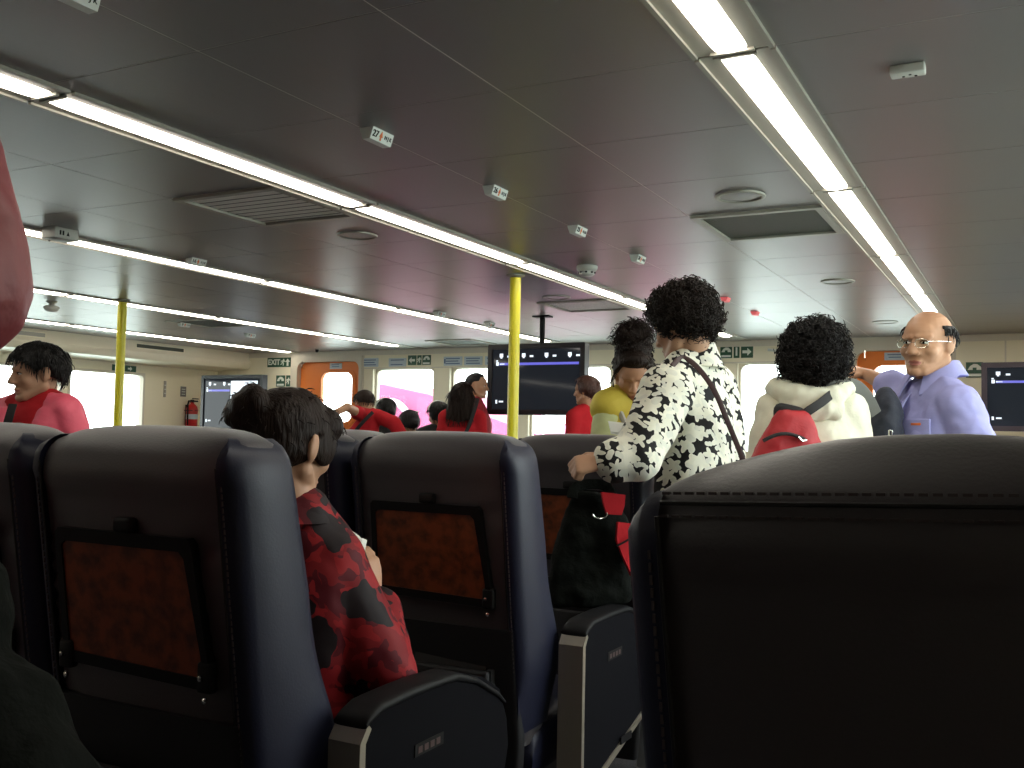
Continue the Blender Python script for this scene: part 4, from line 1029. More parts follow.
# ---------------------------------------------------------------- man in the lilac shirt
hd = at(927, 344, 3.52); hmx = head_matrix(157, -4, -3)
J = skeleton(1.645, (hd.x+.02, hd.y+.02), 132, hmx=hmx, head=hd, shR=at(914, 404, 3.66), shL=at(958, 408, 3.38), elR=at(889, 385, 3.80), wrR=at(868, 375, 3.98), elL=at(978, 452, 3.30), wrL=at(955, 500, 3.25), neck=at(934, 386, 3.55))
o = make_person('balding man with glasses in a lilac shirt, arm stretched to the left', J, hs=1.06, voxel=.0048, hands=[('R', at(855, 371, 4.02)-J['wrR'], Vector((.2, .3, -1)), .5)], jaw=1.08, nose=1.2, smile=.05, bulk=1.0, belly=.025)
lower(J, o, M['trouser'], 1.08)
top(J, o, M['lilac'], frac=(1.0, .85), bulk=1.03, belly=.03, off=.016, cuff=.014, voxel=.0085, wr=.012, ws=9)
hc, hm = J['head'], J['hm']; nk = J['neck']
def collar(o, J, m_, spread=.5, h_=.045, lift=.012, k=1.0):
    f = (J['hm'] @ Vector((0, 1, 0))); f.z = 0; f = (f*.4+J['f']*.6).normalized(); r = Vector((f.y, -f.x, 0)); mb = MB(); c = J['neck']
    L, R2 = [], []; n = 28; kk = k
    for k in range(n+1):
        a = .35+(2*PI-.70)*k/n; u = (f*math.cos(a)*.066+r*math.sin(a)*.068)*kk; front = max(0, math.cos(a))
        L.append(c+u+Vector((0, 0, lift+.030-.045*front))); w_ = u*(1.38+.25*front); R2.append(c+w_+Vector((0, 0, lift-.022-.080*front)))
    sheet(mb, L, R2, .005); mb.build('collar', m_, o, J['base'], angle=60)
    return f, r
f, r = collar(o, J, M['lilac'], lift=.058, k=1.22)
P_ = [J['neck']+J['f']*.100-Vector((0, 0, .035)), J['upper']+J['f']*.140, J['chest']+J['f']*.178, J['waist']+J['f']*.195]
strap('placket', P_, .030, .006, M['lilac'], o, J['base'], side=J['f'])
for k in range(4):
    mb = MB(); p = P_[0].lerp(P_[2], (k+.7)/4)+J['f']*.022; mb.ell(p, (.006, .006, .006)); mb.build('button', M['lilac_dk'], o, J['base'])
pc = J['chest']+J['f']*.122-J['r']*.085+Vector((0, 0, .03)); mb = MB(); pm = Matrix.Rotation(math.radians(132+22), 4, 'Z'); mb.box(-.05, .05, -.004, .006, -.06, .05, bev=.003, mtx=Matrix.Translation(pc) @ pm); mb.build('chest_pocket', M['lilac'], o, J['base'])
mb = MB(); mb.box(-.018, .018, .006, .0075, .028, .036, mtx=Matrix.Translation(pc) @ pm); mb.build('pocket_emblem', M['orange_ink'], o, J['base'])
T = lambda x, y, z: hc+hm @ Vector((x, y, z))*1.06
mb = MB()                                                           # placket and pocket
ch = J['chest']; fw = J['f']; rt = J['r']
mb2 = MB()
# horseshoe of black hair
hair_cap(J, 1.06, [(0, 80), (62, 80), (72, -4), (92, -4), (104, -32), (180, -42)], lambda a, e: .007, M['hair_b'], o, lumps=.003, strands=240, slen=.03, top_el=26)
# glasses
g = MB()
for q in (-1, 1):
    P = [T(q*.032+.0215*math.copysign(abs(math.cos(a))**.7, math.cos(a)), .0985-.10*abs(math.cos(a)*.0215+q*q*.0)*.2-.20*max(0, abs(q*.032+.0215*math.cos(a))-.03), .002+.0145*math.copysign(abs(math.sin(a))**.7, math.sin(a))) for a in [2*PI*k/24 for k in range(25)]]
    g.tube(P, .0010, 6); g.tube([T(q*.052, .094, .008), T(q*.068, .070, .009), T(q*.079, .02, .008), T(q*.082, -.012, .006)], .0013, 6)
g.tube([T(-.011, .0985, .004), T(0, .103, .006), T(.011, .0985, .004)], .0011, 6)
gl = g.build('eyeglasses', M['chrome'], o, J['base'])
for q in (-1, 1):
    g = MB(); g.prism([(q*.032+.021*math.copysign(abs(math.cos(a))**.7, math.cos(a)), .002+.014*math.copysign(abs(math.sin(a))**.7, math.sin(a))) for a in [2*PI*k/20 for k in range(20)]], lambda u, v, d: T(u, .098-.2*max(0, abs(u)-.03)+d, v)[:], -.0004, .0004); g.build('lens', M['glass'], gl, J['base'])

# ---------------------------------------------------------------- person with the big curly hair, cream jacket
hd = at(815, 354, 3.40); J = skeleton(1.56, (hd.x, hd.y), 12, hmx=head_matrix(14, -6), head=hd, shL=at(776, 411, 3.42), shR=at(846, 409, 3.38), neck=at(810, 388, 3.40), elL=at(765, 470, 3.40), elR=at(860, 470, 3.36), wrL=at(770, 520, 3.5), wrR=at(862, 520, 3.5))
o = make_person('person with a big black curly afro in a cream hooded jacket, seen from behind', J, voxel=.006, hs=.97, eyes=False)
lower(J, o)
def ex(mb):
    mb.cap(at(785, 404, 3.36), at(838, 402, 3.34), .045, .045)
jk = top(J, o, M['creamJ'], 'jacket', off=.017, frac=(1.97, 1.97), cuff=.014, wr=.012, ws=9, voxel=.009, hem=.14, lo=1, bulk=1.02)
mb = MB()                                                           # crumpled hood lying on the shoulders
B_ = -J['f']; rr = J['r']; nk = J['neck']
for k in range(9):
    a = -1.25+2.5*k/8; mb.ell(nk+rr*math.sin(a)*.115+B_*(math.cos(a)*.085+.005)+Vector((0, 0, .018-.055*math.cos(a))), (.044, .040, .040))
for k in range(5):
    a = -.7+1.4*k/4; mb.ell(nk+rr*math.sin(a)*.10+B_*(math.cos(a)*.10+.01)+Vector((0, 0, -.075)), (.045, .028, .045))
cloth('hood', mb, J, o, M['creamJ'], .008, 4, .010, 12)
curly(J, .97, [((0, -.02, .022), (.092, .100, .080)), ((-.048, -.035, -.025), (.052, .074, .064)), ((.048, -.035, -.025), (.052, .074, .064)), ((0, -.066, -.032), (.068, .054, .066))], M['hair_curl'], o, 1500, .042, .0095, 2.4, .0021, grav=.20, lump=.014)
ROOT_CREAM = J
# her red daypack
t = empty('backpack', at(787, 452, 3.22)); bo = t.location.copy()
mb = MB(); rings = []
for y, x0, x1, dp in ((500, 752, 820, .10), (480, 748, 823, .13), (460, 750, 823, .14), (443, 757, 821, .13), (428, 767, 816, .115), (416, 775, 810, .09), (410, 779, 805, .06)):
    a, b = at(x0, y, 3.22), at(x1, y, 3.22); lat = (b-a)/2; cc = (a+b)/2; bk = Vector((-lat.y, lat.x, 0)).normalized()
    rings.append([cc+lat*math.copysign(abs(math.cos(q))**.75, math.cos(q))+bk*dp/2*math.copysign(abs(math.sin(q))**.75, math.sin(q)) for q in [2*PI*k/32 for k in range(32)]])
mb.loft(rings)
r_ = remesh(mb, .008, 4); V = np.array(r_.v); d = np.array([noise.fractal(Vector(p)*13, 1, 2, 3) for p in V]); r_.v = V+r_.n*(d*.007)[:, None]
def shift(mb, o_): mb.v = [tuple(Vector(p)-o_) for p in mb.v]; return mb
shift(r_, bo).build('bag_body', M['redbag'], t, angle=180)
mb = MB(); P = [at(757, 444, 3.10)]
q_ = [at(763+4.6*k, 444-9*math.sin(PI*(k+1.2)/11)-.3*k, 3.152-.012*math.sin(PI*k/9)) for k in range(10)]
mb.tube([p-bo for p in q_], .006, 8); fl = mb.build('zip_flap', M['blackweb'], t)
mb = MB(); mb.tube([at(798, 437, 3.13)-bo, at(802, 441, 3.13)-bo, at(806, 440, 3.14)-bo], .005); mb.build('zip_pull', M['chrome'], t)
for nm, path in (('grab_handle', [at(778, 416, 3.24), at(779, 408, 3.235), at(789, 409, 3.23), at(800, 412, 3.23), at(803, 416, 3.24)]), ('shoulder_strap', [at(800, 417, 3.23), at(810, 410, 3.225), at(822, 402, 3.24), at(833, 393, 3.29), at(842, 387, 3.36)])):
    pth = [p-bo for p in path]; strap(nm, pth, .030, .007, M['blackweb'], t, None, side=-F_)
tag(t, 'small red daypack with black straps on the cream jacket\'s back', 'backpack')
# the navy bag on a grey strap at the right side
t = empty('shoulder_bag', at(884, 432, 3.44)); bo = t.location.copy(); mb = MB()
E1 = Matrix.Rotation(math.radians(20), 3, 'Z')
mb.ell(at(884, 442, 3.46), (.065, .10, .17), E1); mb.ell(at(886, 422, 3.46), (.055, .085, .12), E1); mb.ell(at(890, 408, 3.47), (.035, .06, .05), E1)
r_ = remesh(mb, .009, 5); V = np.array(r_.v); d = np.array([noise.fractal(Vector(p)*12, 1, 2, 3) for p in V]); r_.v = V+r_.n*(d*.012)[:, None]
shift(r_, bo).build('bag_body', M['navybag'], t, angle=180)
strap('shoulder_strap', [p-bo for p in (at(826, 394, 3.30), at(836, 386, 3.30), at(848, 384, 3.31), at(858, 387, 3.33), at(868, 398, 3.36), at(876, 414, 3.40))], .042, .006, M['webbing'], t, None, side=-F_)
mb = MB(); mb.tube([p-bo for p in (at(889, 430, 3.36), at(892, 431, 3.36), at(892, 436, 3.36), at(889, 436, 3.36), at(889, 430, 3.36))], .003); mb.build('buckle', M['chrome'], t)
tag(t, 'dark navy bag on a wide grey strap between cream jacket and lilac shirt', 'bag')

# ---------------------------------------------------------------- woman in the black and white floral jacket
hd = at(683, 326, 3.0); J = skeleton(1.60, (at(696, 400, 3.02).x, at(696, 400, 3.02).y), 66, hmx=head_matrix(72, -16), head=hd, shL=at(667, 392, 2.88), shR=at(713, 388, 3.12), neck=at(693, 358, 3.02), upper=at(693, 392, 3.02), chest=at(694, 430, 3.02),
    elL=at(637, 456, 2.76), wrL=at(606, 462, 2.74), elR=at(724, 455, 3.12), wrR=at(715, 480, 3.3))
o = make_person('woman with short dark curls in a black and white floral jacket', J, bulk=.82, voxel=.0055, hs=.98, skin=M['skin_l'], eyes=True, hands=[('L', at(585, 464, 2.74)-J['wrL'], Vector((-.35, .5, -.75)), 1.15)])
lower(J, o)
top(J, o, M['petal'], 'jacket', off=.014, frac=(1.72, 1.8), cuff=.020, wr=.007, ws=10, voxel=.008, hem=.10, bulk=.86)
mb = MB(); nk = J['neck']; f, r = J['f'], J['r']; Lr, Rr = [], []
for k in range(25):
    a = .5+(2*PI-1.0)*k/24; u = f*math.cos(a)*.062+r*math.sin(a)*.064; fr = max(0, math.cos(a)); Lr.append(nk+u+Vector((0, 0, .045-.03*fr))); Rr.append(nk+u*1.5+Vector((0, 0, -.030-.05*fr)))
sheet(mb, Lr, Rr, .006); mb.build('collar', M['petal'], o, J['base'], angle=60)
curly(J, .98, [((0, -.018, .050), (.086, .098, .080)), ((0, -.062, .015), (.078, .052, .070)), ((.058, -.025, .012), (.034, .058, .052)), ((-.058, -.030, .015), (.034, .055, .050)), ((0, .035, .080), (.062, .050, .040))], M['hair_curl_b'], o, 1300, .031, .0080, 2.2, .0018, grav=.30, lump=.010, ls=34)
mb = MB(); w_ = J['wrL']; d = (w_-J['elL']).normalized(); a = d.orthogonal().normalized(); b = d.cross(a)
mb.tube([w_-d*.004+(a*math.cos(q)+b*math.sin(q))*.031 for q in [2*PI*k/20 for k in range(21)]], .0035); mb.build('bracelet', M['black'], o, J['base'])
strap('bag_strap', [at(672, 366, 2.86), at(682, 358, 2.90), at(696, 366, 2.885), at(714, 390, 2.87), at(729, 425, 2.885), at(741, 455, 2.93), at(747, 475, 2.98)], .016, .005, M['brownweb'], o, J['base'], side=-F_)

# the black and red bag on the arm rest in front of her
t = empty('travel_bag', at(600, 606, 2.86)); bo = t.location.copy(); mb = MB()
outl = [(566, 494, .07), (584, 540, .10), (590, 600, .13)]
E1 = Matrix.Rotation(math.radians(25), 3, 'Z')
rings = []
for y, x0, x1, dp in ((604, 552, 632, .11), (590, 549, 633, .12), (570, 551, 632, .115), (545, 555, 630, .105), (520, 562, 626, .09), (500, 569, 616, .06), (492, 573, 606, .03)):
    a, b = at(x0, y, 2.84), at(x1, y, 2.84); lat = (b-a)/2; cc = (a+b)/2; bk = Vector((-lat.y, lat.x, 0)).normalized()
    rings.append([cc+lat*math.copysign(abs(math.cos(q))**.6, math.cos(q))+bk*dp/2*math.copysign(abs(math.sin(q))**.7, math.sin(q)) for q in [2*PI*k/32 for k in range(32)]])
mb.loft(rings); r_ = remesh(mb, .009, 4); V = np.array(r_.v); d = np.array([noise.fractal(Vector(p)*11, 1, 2, 3) for p in V]); r_.v = V+r_.n*(d*.016)[:, None]
shift(r_, bo).build('bag_body', M['blackbag'], t, angle=180)
mb = MB(); sheet(mb, [at(601, 492, 2.77)-bo, at(603, 503, 2.765)-bo, at(606, 514, 2.765)-bo], [at(625, 495, 2.78)-bo, at(624, 506, 2.775)-bo, at(621, 515, 2.775)-bo], .012); mb.build('red_flap', M['redT'], t)
mb = MB(); sheet(mb, [at(617, 522, 2.765)-bo, at(616, 540, 2.755)-bo, at(622, 556, 2.755)-bo, at(631, 576, 2.76)-bo], [at(634, 524, 2.78)-bo, at(636, 540, 2.775)-bo, at(637, 556, 2.77)-bo, at(638, 576, 2.77)-bo], .012); mb.build('red_panel', M['redT'], t)
mb = MB(); mb.tube([at(617, 546, 2.74)-bo, at(626, 541, 2.745)-bo, at(636, 535, 2.755)-bo], .003); mb.build('cord', M['black'], t)
mb = MB(); rc = at(600, 514, 2.755); mb.tube([rc-bo+R_*.020*math.cos(a)+U_*.013*math.sin(a) for a in [PI*1.0+PI*1.1*k/12 for k in range(13)]], .0025); mb.build('ring', M['chrome'], t)
strap('carry_strap', [p-bo for p in (at(572, 498, 2.80), at(575, 488, 2.82), at(590, 484, 2.84), at(606, 486, 2.84), at(612, 496, 2.82))], .030, .006, M['blackbag'], t, None, side=-F_)
tag(t, 'black cloth bag with red panels and a metal ring, below the floral sleeve', 'bag')

# ---------------------------------------------------------------- seated woman with the bun, red floral blouse
hd = at(290, 446, 1.99); f, r = hvec(2)
J = skeleton(1.52, (-1.345, 1.55), 2, hmx=head_matrix(-4, -14), head=hd, pelvis=(-1.345, 1.60, .56), waist=(-1.335, 1.60, .68), chest=(-1.325, 1.595, .82), upper=(-1.315, 1.59, .92), neck=at(296, 506, 1.98),
    shR=at(326, 562, 1.97), shL=(-1.49, 1.62, .955), elR=at(384, 672, 1.98), wrR=at(374, 596, 2.16), elL=(-1.55, 1.76, .70), wrL=at(346, 585, 2.24),
    hipL=(-1.43, 1.62, .545), hipR=(-1.26, 1.62, .545), knL=(-1.43, 1.92, .555), knR=(-1.25, 1.92, .555), anL=(-1.43, 1.90, .07), anR=(-1.25, 1.90, .07), toeL=(-1.43, 2.02, .025), toeR=(-1.25, 2.02, .025))
o = make_person('seated woman with dark hair in a bun and red floral blouse', J, voxel=.005, hs=.97, skin=M['skin_l'], hands=[('R', at(368, 568, 2.17)-J['wrR'], Vector((-.9, .2, .3)), .9), ('L', at(352, 562, 2.23)-J['wrL'], Vector((.9, .2, .2)), .9)])
lower(J, o, M['trouser'])
top(J, o, M['redfloral'], 'blouse', off=.016, frac=(1.8, 1.75), cuff=.016, wr=.006, ws=10, voxel=.007, hem=.02, bulk=1.02)
mb = MB(); nk = J['neck']; Lr, Rr = [], []
for k in range(25):
    a = .3+(2*PI-.6)*k/24; u = f*math.cos(a)*.060+r*math.sin(a)*.062; Lr.append(nk+u+Vector((0, 0, .010))); Rr.append(nk+u*1.35+Vector((0, 0, -.03)))
sheet(mb, Lr, Rr, .005); mb.build('collar', M['redfloral'], o, J['base'], angle=60)
def bun(mb, T):
    mb.ell(T(0, -.050, .03), (.070, .06, .074)); mb.ell(T(0, -.03, -.01), (.076, .07, .05))
    for k in range(14):
        a = 2*PI*k/14; mb.ell(T(-.028+.034*math.cos(a), -.108-.010*math.sin(a*2), .052+.032*math.sin(a)), (.020, .024, .019))
    mb.ell(T(-.028, -.115, .052), (.036, .030, .034)); mb.ell(T(-.03, -.09, .05), (.03, .03, .03)); mb.ell(T(.03, .045, .055), (.050, .045, .042)); mb.ell(T(.066, .030, .012), (.014, .036, .045))
hair_cap(J, .97, [(0, 30), (40, 26), (58, 0), (72, -14), (86, -2), (98, -18), (110, -30), (180, -42)], lambda a, e: .009, M['hair_br'], o, strands=140, slen=.02, down=.3, extra=bun, voxel=.0045, srad=.0009)
t = empty('paper_leaflet', at(362, 548, 2.15)); bo = t.location.copy(); mb = MB()
sheet(mb, [at(344, 541, 2.10)-bo, at(354, 549, 2.13)-bo, at(362, 560, 2.16)-bo], [at(352, 531, 2.2)-bo, at(359, 536, 2.2)-bo, at(366, 543, 2.2)-bo], .0012); mb.build('leaf', M['paper'], t, smooth=False)
mb = MB(); sheet(mb, [at(359, 556, 2.15)-bo, at(363, 560, 2.16)-bo], [at(362, 538, 2.19)-bo, at(367, 540, 2.2)-bo], .001); mb.build('leaf', M['paper'], t, smooth=False)
tag(t, 'white paper leaflet held by the seated woman in red floral', 'leaflet')

# ---------------------------------------------------------------- boy in the pink jacket
hd = at(37, 374, 4.0); J = skeleton(1.50, (hd.x, hd.y), 196, hmx=head_matrix(160, -6), head=hd, shL=at(66, 414, 3.95), shR=at(8, 414, 4.08), neck=at(38, 399, 4.03), elL=at(80, 462, 3.93), elR=at(-6, 462, 4.1), wrL=at(76, 505, 3.85), wrR=at(0, 505, 4.0))
o = make_person('boy with black hair in an open pink jacket over a red T-shirt', J, voxel=.0055, hs=1.0, skin=M['skin_l'], jaw=1.06, bulk=.98)
lower(J, o, M['trouser_n'])
top(J, o, M['redT'], 't_shirt', off=.018, frac=(.6, .6), wr=.003, voxel=.009)
ft = J['f']
def half(s):
    K = dict(J); mb = MB(); n = 'R' if s > 0 else 'L'; sh = J['sh'+n]
    mb.cap(J['neck'].lerp(sh, .42)+Vector((0, 0, -.004)), sh, .064, .076); arm(mb, J, n, .030, 1.97)
    up = J['neck'].lerp(sh, .62)
    rows = []
    for z, o_ in ((up.z+.0, .050), (up.z-.06, .085), (up.z-.16, .100), (up.z-.30, .105), (up.z-.46, .110), (up.z-.55, .110)):
        cc = Vector((J['base'].x, J['base'].y, z))+J['r']*s*.105
        rows.append([cc+J['r']*s*.085*math.cos(q)+J['f']*(o_+.035)*math.sin(q) for q in [2*PI*k/20 for k in range(20)]])
    mb.loft(rows); return mb
mb = MB()
for s in (-1, 1): q = half(s); mb.add(q.v, q.f)
B_ = -ft
for k in range(7):
    a = -1.1+2.2*k/6; mb.ell(J['neck']+J['r']*math.sin(a)*.085+B_*math.cos(a)*.075+Vector((0, 0, -.005)), (.034, .034, .034))
cloth('jacket', mb, J, o, M['pinkJ'], .008, 5, .008, 10)
hair_cap(J, 1.0, [(0, 20), (35, 16), (55, 2), (70, -20), (84, -4), (96, -4), (106, -34), (180, -46)], lambda a, e: .020+.006*math.sin(math.radians(a)*9)*(e < 35), M['hair_b'], o, strands=900, slen=.045, lumps=.006, srad=.0014)
strap('strap', [at(13, 404, 3.84), at(9, 418, 3.82), at(4, 436, 3.82), at(0, 452, 3.84)], .034, .005, M['blackweb'], o, J['base'], side=-F_)
mb = MB(); cc = at(19, 428, 3.88); nrm = (-F_*1.0).normalized()
mb.ell(cc, (.038, .006, .022), head_matrix(205)); mb.build('shirt_print', M['webbing'], o, J['base'])

# ---------------------------------------------------------------- woman in the yellow vest, looking down
hd = at(633, 374, 4.2); J = skeleton(1.60, (at(632, 410, 4.25).x, at(632, 410, 4.25).y), 205, hmx=head_matrix(204, -34), head=hd, shL=at(664, 408, 4.2), shR=at(608, 407, 4.2), neck=at(632, 398, 4.27), elR=at(603, 450, 4.15), wrR=at(628, 440, 4.02), elL=at(668, 450, 4.15), wrL=at(644, 442, 4.0))
o = make_person('woman in a yellow vest with hair piled up, looking down', J, voxel=.006, hs=.98, eyes=False, hands=[('R', at(640, 434, 3.98)-J['wrR'], Vector((0, .3, .8)), .7), ('L', at(634, 436, 3.97)-J['wrL'], Vector((0, .3, .8)), .7)])
lower(J, o)
top(J, o, M['palegreen'], 'blouse', off=.012, frac=(1.5, 1.5), voxel=.009)
mb = MB(); torso(mb, J, .026, 1, 1.0, 0, .05); 
for n in 'LR': mb.cap(J['sh'+n], J['sh'+n]+Vector((0, 0, -.02)), .068, .068)
cloth('vest', mb, J, o, M['vest'], .009, 4, .005, 10)
mb = MB(); f2, r2 = J['f'], J['r']; nk = J['neck']
for s in (-1, 1): mb.tube([nk+r2*s*.055-f2*.05+Vector((0, 0, .02)), nk+r2*s*.080+f2*.02+Vector((0, 0, .008)), nk+r2*s*.065+f2*.095+Vector((0, 0, -.06)), nk+r2*s*.02+f2*.150+Vector((0, 0, -.16))], [.024, .028, .032, .02], 10, flat=.6)
mb.build('scarf', M['vest_ref'], o, J['base'])
def updo(mb, T):
    mb.ell(T(0, -.035, .10), (.080, .075, .05)); mb.ell(T(0, -.055, .155), (.070, .062, .060)); mb.ell(T(.02, -.03, .175), (.05, .05, .045)); mb.ell(T(-.025, -.05, .185), (.045, .045, .04)); mb.ell(T(0, .03, .085), (.066, .055, .040))
hb = hair_cap(J, .98, [(0, 34), (45, 28), (60, 4), (74, -16), (88, 0), (104, -24), (180, -42)], lambda a, e: .016, M['hair_br'], o, strands=300, slen=.025, down=.4, extra=updo, voxel=.007)
T2 = lambda x, y, z: J['head']+J['hm'] @ Vector((x, y, z))*.98
mb = MB(); pts = []
for k in range(260):
    a = random.uniform(0, 2*PI); e = random.uniform(-.4, 1.4); n_ = Vector((math.cos(a)*math.cos(e), math.sin(a)*math.cos(e), math.sin(e))); pts.append((T2(n_.x*.068, -.045+n_.y*.06, .155+n_.z*.06), J['hm'] @ n_))
curls(mb, pts, 260, .05, .010, 1.8, .0016, .3); 
for k in range(6): mb.tube([T2(.072, .02, .05-.01*k), T2(.09+.004*k, .03, .0-.01*k), T2(.080, .035, -.05), T2(.088, .04, -.085)], .0014, 5)
mb.build('curl', M['hair_br'], o, J['base'], angle=180)
mb = MB(); mb.tube([T2(.086*math.sin(a), -.01+.0*a, 0)+J['hm'] @ Vector((0, .0, .03+.086*math.cos(a))) for a in [-1.45+2.9*k/16 for k in range(17)]], .007); mb.build('hair_band', M['hair_b'], o, J['base'])
t = empty('white_paper', at(620, 430, 3.97)); bo = t.location.copy(); mb = MB(); sheet(mb, [at(608, 421, 4.0)-bo, at(611, 434, 3.95)-bo], [at(632, 424, 4.0)-bo, at(634, 437, 3.95)-bo], .001); mb.build('sheet', M['paper'], t, smooth=False)
mb = MB(); sheet(mb, [at(609, 423, 3.985)-bo, at(611, 432, 3.95)-bo], [at(620, 424, 3.985)-bo, at(621, 433, 3.95)-bo], .001); mb.build('fold', M['plate'], t, smooth=False)
tag(t, 'white paper in the hands of the woman in the yellow vest', 'paper')

# ---------------------------------------------------------------- people further off
def far(label, px, py, D, Hh, heading, hheading, hair_m, shirt_m, frac=(.6, .6), bulk=1.0, hs=1.0, pitch=-3, kw={}, skin=None, line=LINE_F, th=.012, extra=None, eyes=False, hands=(), half=.16, strands=250, slen=.05, lean=0.0, lowm=None, shift_=0.0):
    h = at(px, py, D); fv, _ = hvec(heading); b = (h.x-fv.x*lean*1.25, h.y-fv.y*lean*1.25)
    J = skeleton(Hh, b, heading, lean=lean, hmx=head_matrix(hheading, pitch), head=h, half=half, **kw)
    dz = h.z-(J['neck'].z+.16*J['s'])
    o = make_person(label, J, voxel=.0075, hs=hs, eyes=eyes, hands=hands, bulk=bulk, skin=skin)
    lower(J, o, lowm, bulk); top(J, o, shirt_m, 't_shirt', frac=frac, bulk=bulk, voxel=.011, wr=.005)
    hair_cap(J, hs, line, lambda a, e: th, hair_m, o, strands=strands, slen=slen, extra=extra, voxel=.008)
    return J, o
def longhair(mb, T):
    mb.ell(T(0, -.035, .01), (.092, .085, .10))
    for x in (-.065, -.03, .0, .03, .065): mb.cap(T(x, -.055, 0), T(x*1.35+.01, -.085, -.20+.3*abs(x)), .045, .030)
    mb.cap(T(.07, -.02, 0), T(.085, -.03, -.14), .035, .02); mb.cap(T(-.07, -.02, 0), T(-.085, -.03, -.14), .035, .02)
J, o = far('woman with long wavy brown hair and red T-shirt, back turned, beside a red-shirted man', 463, 396, 8.3, 1.61, 20, 8, M['hair_br'], M['redT'], extra=longhair, strands=500, slen=.09, half=.14)
strap('bag_strap', [at(478, 398, 8.12), at(474, 412, 8.12), at(468, 428, 8.13), at(462, 440, 8.15)], .03, .006, M['blackweb'], o, J['base'], side=-F_)
far('man with short black hair in dark red shirt facing right, beside long-haired woman', 477, 386, 8.75, 1.71, -62, -72, M['hair_b'], mat('dark_red_cotton', (.28, .012, .02), .85), line=[(0, 42), (50, 38), (66, 6), (92, 2), (105, -20), (180, -34)], th=.006, eyes=True, strands=0)
def bob(mb, T): mb.ell(T(0, -.03, .03), (.092, .100, .092)); mb.ell(T(0, -.055, -.015), (.084, .065, .06))
J, o = far('woman with short auburn bob and red top, right of the middle display', 586, 391, 8.0, 1.63, 75, 88, M['hair_red'], M['redT'], extra=bob, th=.018, half=.15, frac=(1.2, 1.2))
mb = MB(); mb.tube([J['neck']+J['r']*.06*math.sin(a)+J['f']*.06*math.cos(a)+Vector((0, 0, -.012-.03*max(0, math.cos(a)))) for a in [2*PI*k/24 for k in range(25)]], .006); mb.build('necklace', M['creamJ'], o, J['base'])
# bending person in red with the arm stretched out to the left
h = at(366, 402, 8.4)
J, o = far('person in red T-shirt with dark diagonal strap, arm stretched left', 364, 404, 8.4, 1.44, 40, 62, M['hair_br'], M['redT'], half=.17, bulk=1.0, frac=(.3, .6), pitch=-20, th=.008,
    kw=dict(shL=at(360, 414, 8.3), shR=at(394, 423, 8.3), neck=at(373, 414, 8.4), elL=at(347, 407, 7.95), wrL=at(329, 416, 7.8), elR=at(404, 440, 8.3), wrR=at(400, 460, 8.3)))
strap('bag_strap', [at(373, 412, 8.22), at(364, 421, 8.2), at(355, 432, 8.22), at(350, 442, 8.25)], .03, .006, M['blackweb'], o, J['base'], side=-F_)
# dark-haired heads near the far windows
J, o = far('person with black hair in a pale band, beneath the pink-lit far window', 386, 411, 9.6, 1.50, 40, 50, M['hair_b'], M['trouser'], frac=(1.9, 1.9), extra=bob, pitch=-15)
mb = MB(); T3 = lambda x, y, z: J['head']+J['hm'] @ Vector((x, y, z)); mb.tube([T3(.10*math.sin(a), .01, .035+.095*math.cos(a)) for a in [-1.4+2.8*k/16 for k in range(17)]], .011); mb.build('hair_band', M['paper'], o, J['base'])
J, o = far('person with fluffy black hair and black top, left of the long-haired woman', 438, 416, 8.9, 1.43, 60, 70, M['hair_b'], M['trouser'], frac=(1.9, 1.9), extra=bob, th=.022, pitch=-10, strands=500, slen=.06)
mb = MB(); T3b = lambda x, y, z: J['head']+J['hm'] @ Vector((x, y, z)); mb.tube([T3b(.112*math.sin(a), -.01, .03+.108*math.cos(a)) for a in [-1.4+2.8*k/16 for k in range(17)]], .006); mb.build('hair_band', M['paper'], o, J['base'])
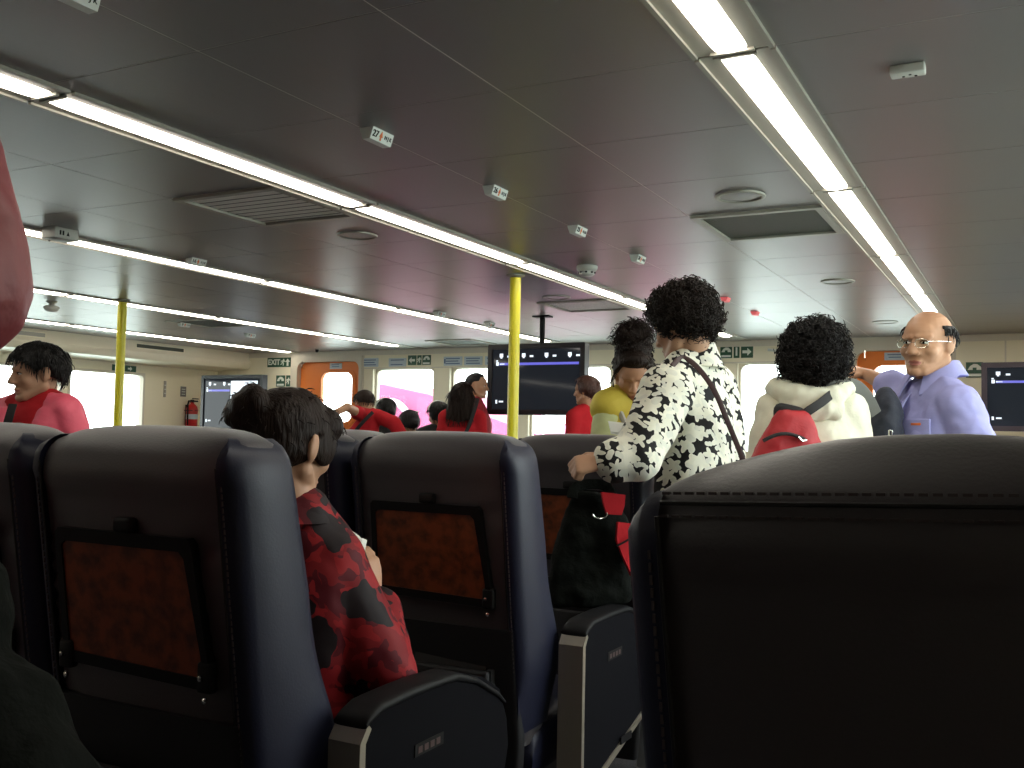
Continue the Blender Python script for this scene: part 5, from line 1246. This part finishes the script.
J, o = far('dark-haired person bending low between two black heads by the far window', 409, 424, 9.2, 1.36, 45, 50, M['hair_b'], M['trouser'], frac=(1.9, 1.9), extra=bob, th=.02, pitch=-25, half=.17)
mb = MB(); T3c = lambda x, y, z: J['head']+J['hm'] @ Vector((x, y, z)); mb.ell(T3c(.06, -.05, .10), (.03, .02, .012), J['hm']); mb.build('hair_clip', M['paper'], o, J['base'])

# ---------------------------------------------------------------- the near person at the left edge, mostly out of the picture
b_ = (-1.19, .52); J = skeleton(1.72, b_, 60, half=.185, lean=0)
dz_ = 1.15
J['elR'] = at(-14, 352, 1.12); J['shR'] = at(-44, 178, 1.14); J['wrR'] = at(-150, 330, 1.0)
bx = at(-260, 300, 1.22); J = skeleton(1.70, (bx.x, bx.y), 40, half=.17, shR=at(-84, 165, 1.15), elR=at(-52, 285, 1.12), wrR=at(-190, 385, 1.04))
o = make_person('person in a rose-pink jacket at the left edge, only an arm in view', J, voxel=.007, hs=1.0)
lower(J, o, M['trouser'])
top(J, o, M['pinkJ2'], 'jacket', off=.024, frac=(1.9, 1.9), cuff=.022, wr=.011, ws=9, voxel=.008, hem=.06)
hair_cap(J, 1.0, LINE_F, lambda a, e: .012, M['hair_b'], o, strands=200)
t = empty('shoulder_bag', at(20, 780, 1.02)); bo = t.location.copy(); mb = MB(); E1 = Matrix.Rotation(math.radians(40), 3, 'Z')
mb.ell(at(-25, 800, 1.06), (.095, .12, .17), E1); mb.ell(at(-62, 665, 1.10), (.075, .10, .15), E1); mb.ell(at(10, 860, 1.04), (.105, .12, .15), E1)
r_ = remesh(mb, .010, 6); V = np.array(r_.v); d = np.array([noise.fractal(Vector(p)*9, 1, 2, 3) for p in V]); r_.v = V+r_.n*(d*.016)[:, None]
shift(r_, bo).build('bag_body', M['blackbag'], t, angle=180)
strap('shoulder_strap', [p-bo for p in (at(-80, 560, 1.10), at(-120, 420, 1.07), at(-140, 240, 1.06), at(-130, 110, 1.15))], .035, .006, M['blackweb'], t, None, side=R_)
tag(t, 'large soft black bag bulging in at the lower left corner', 'bag')
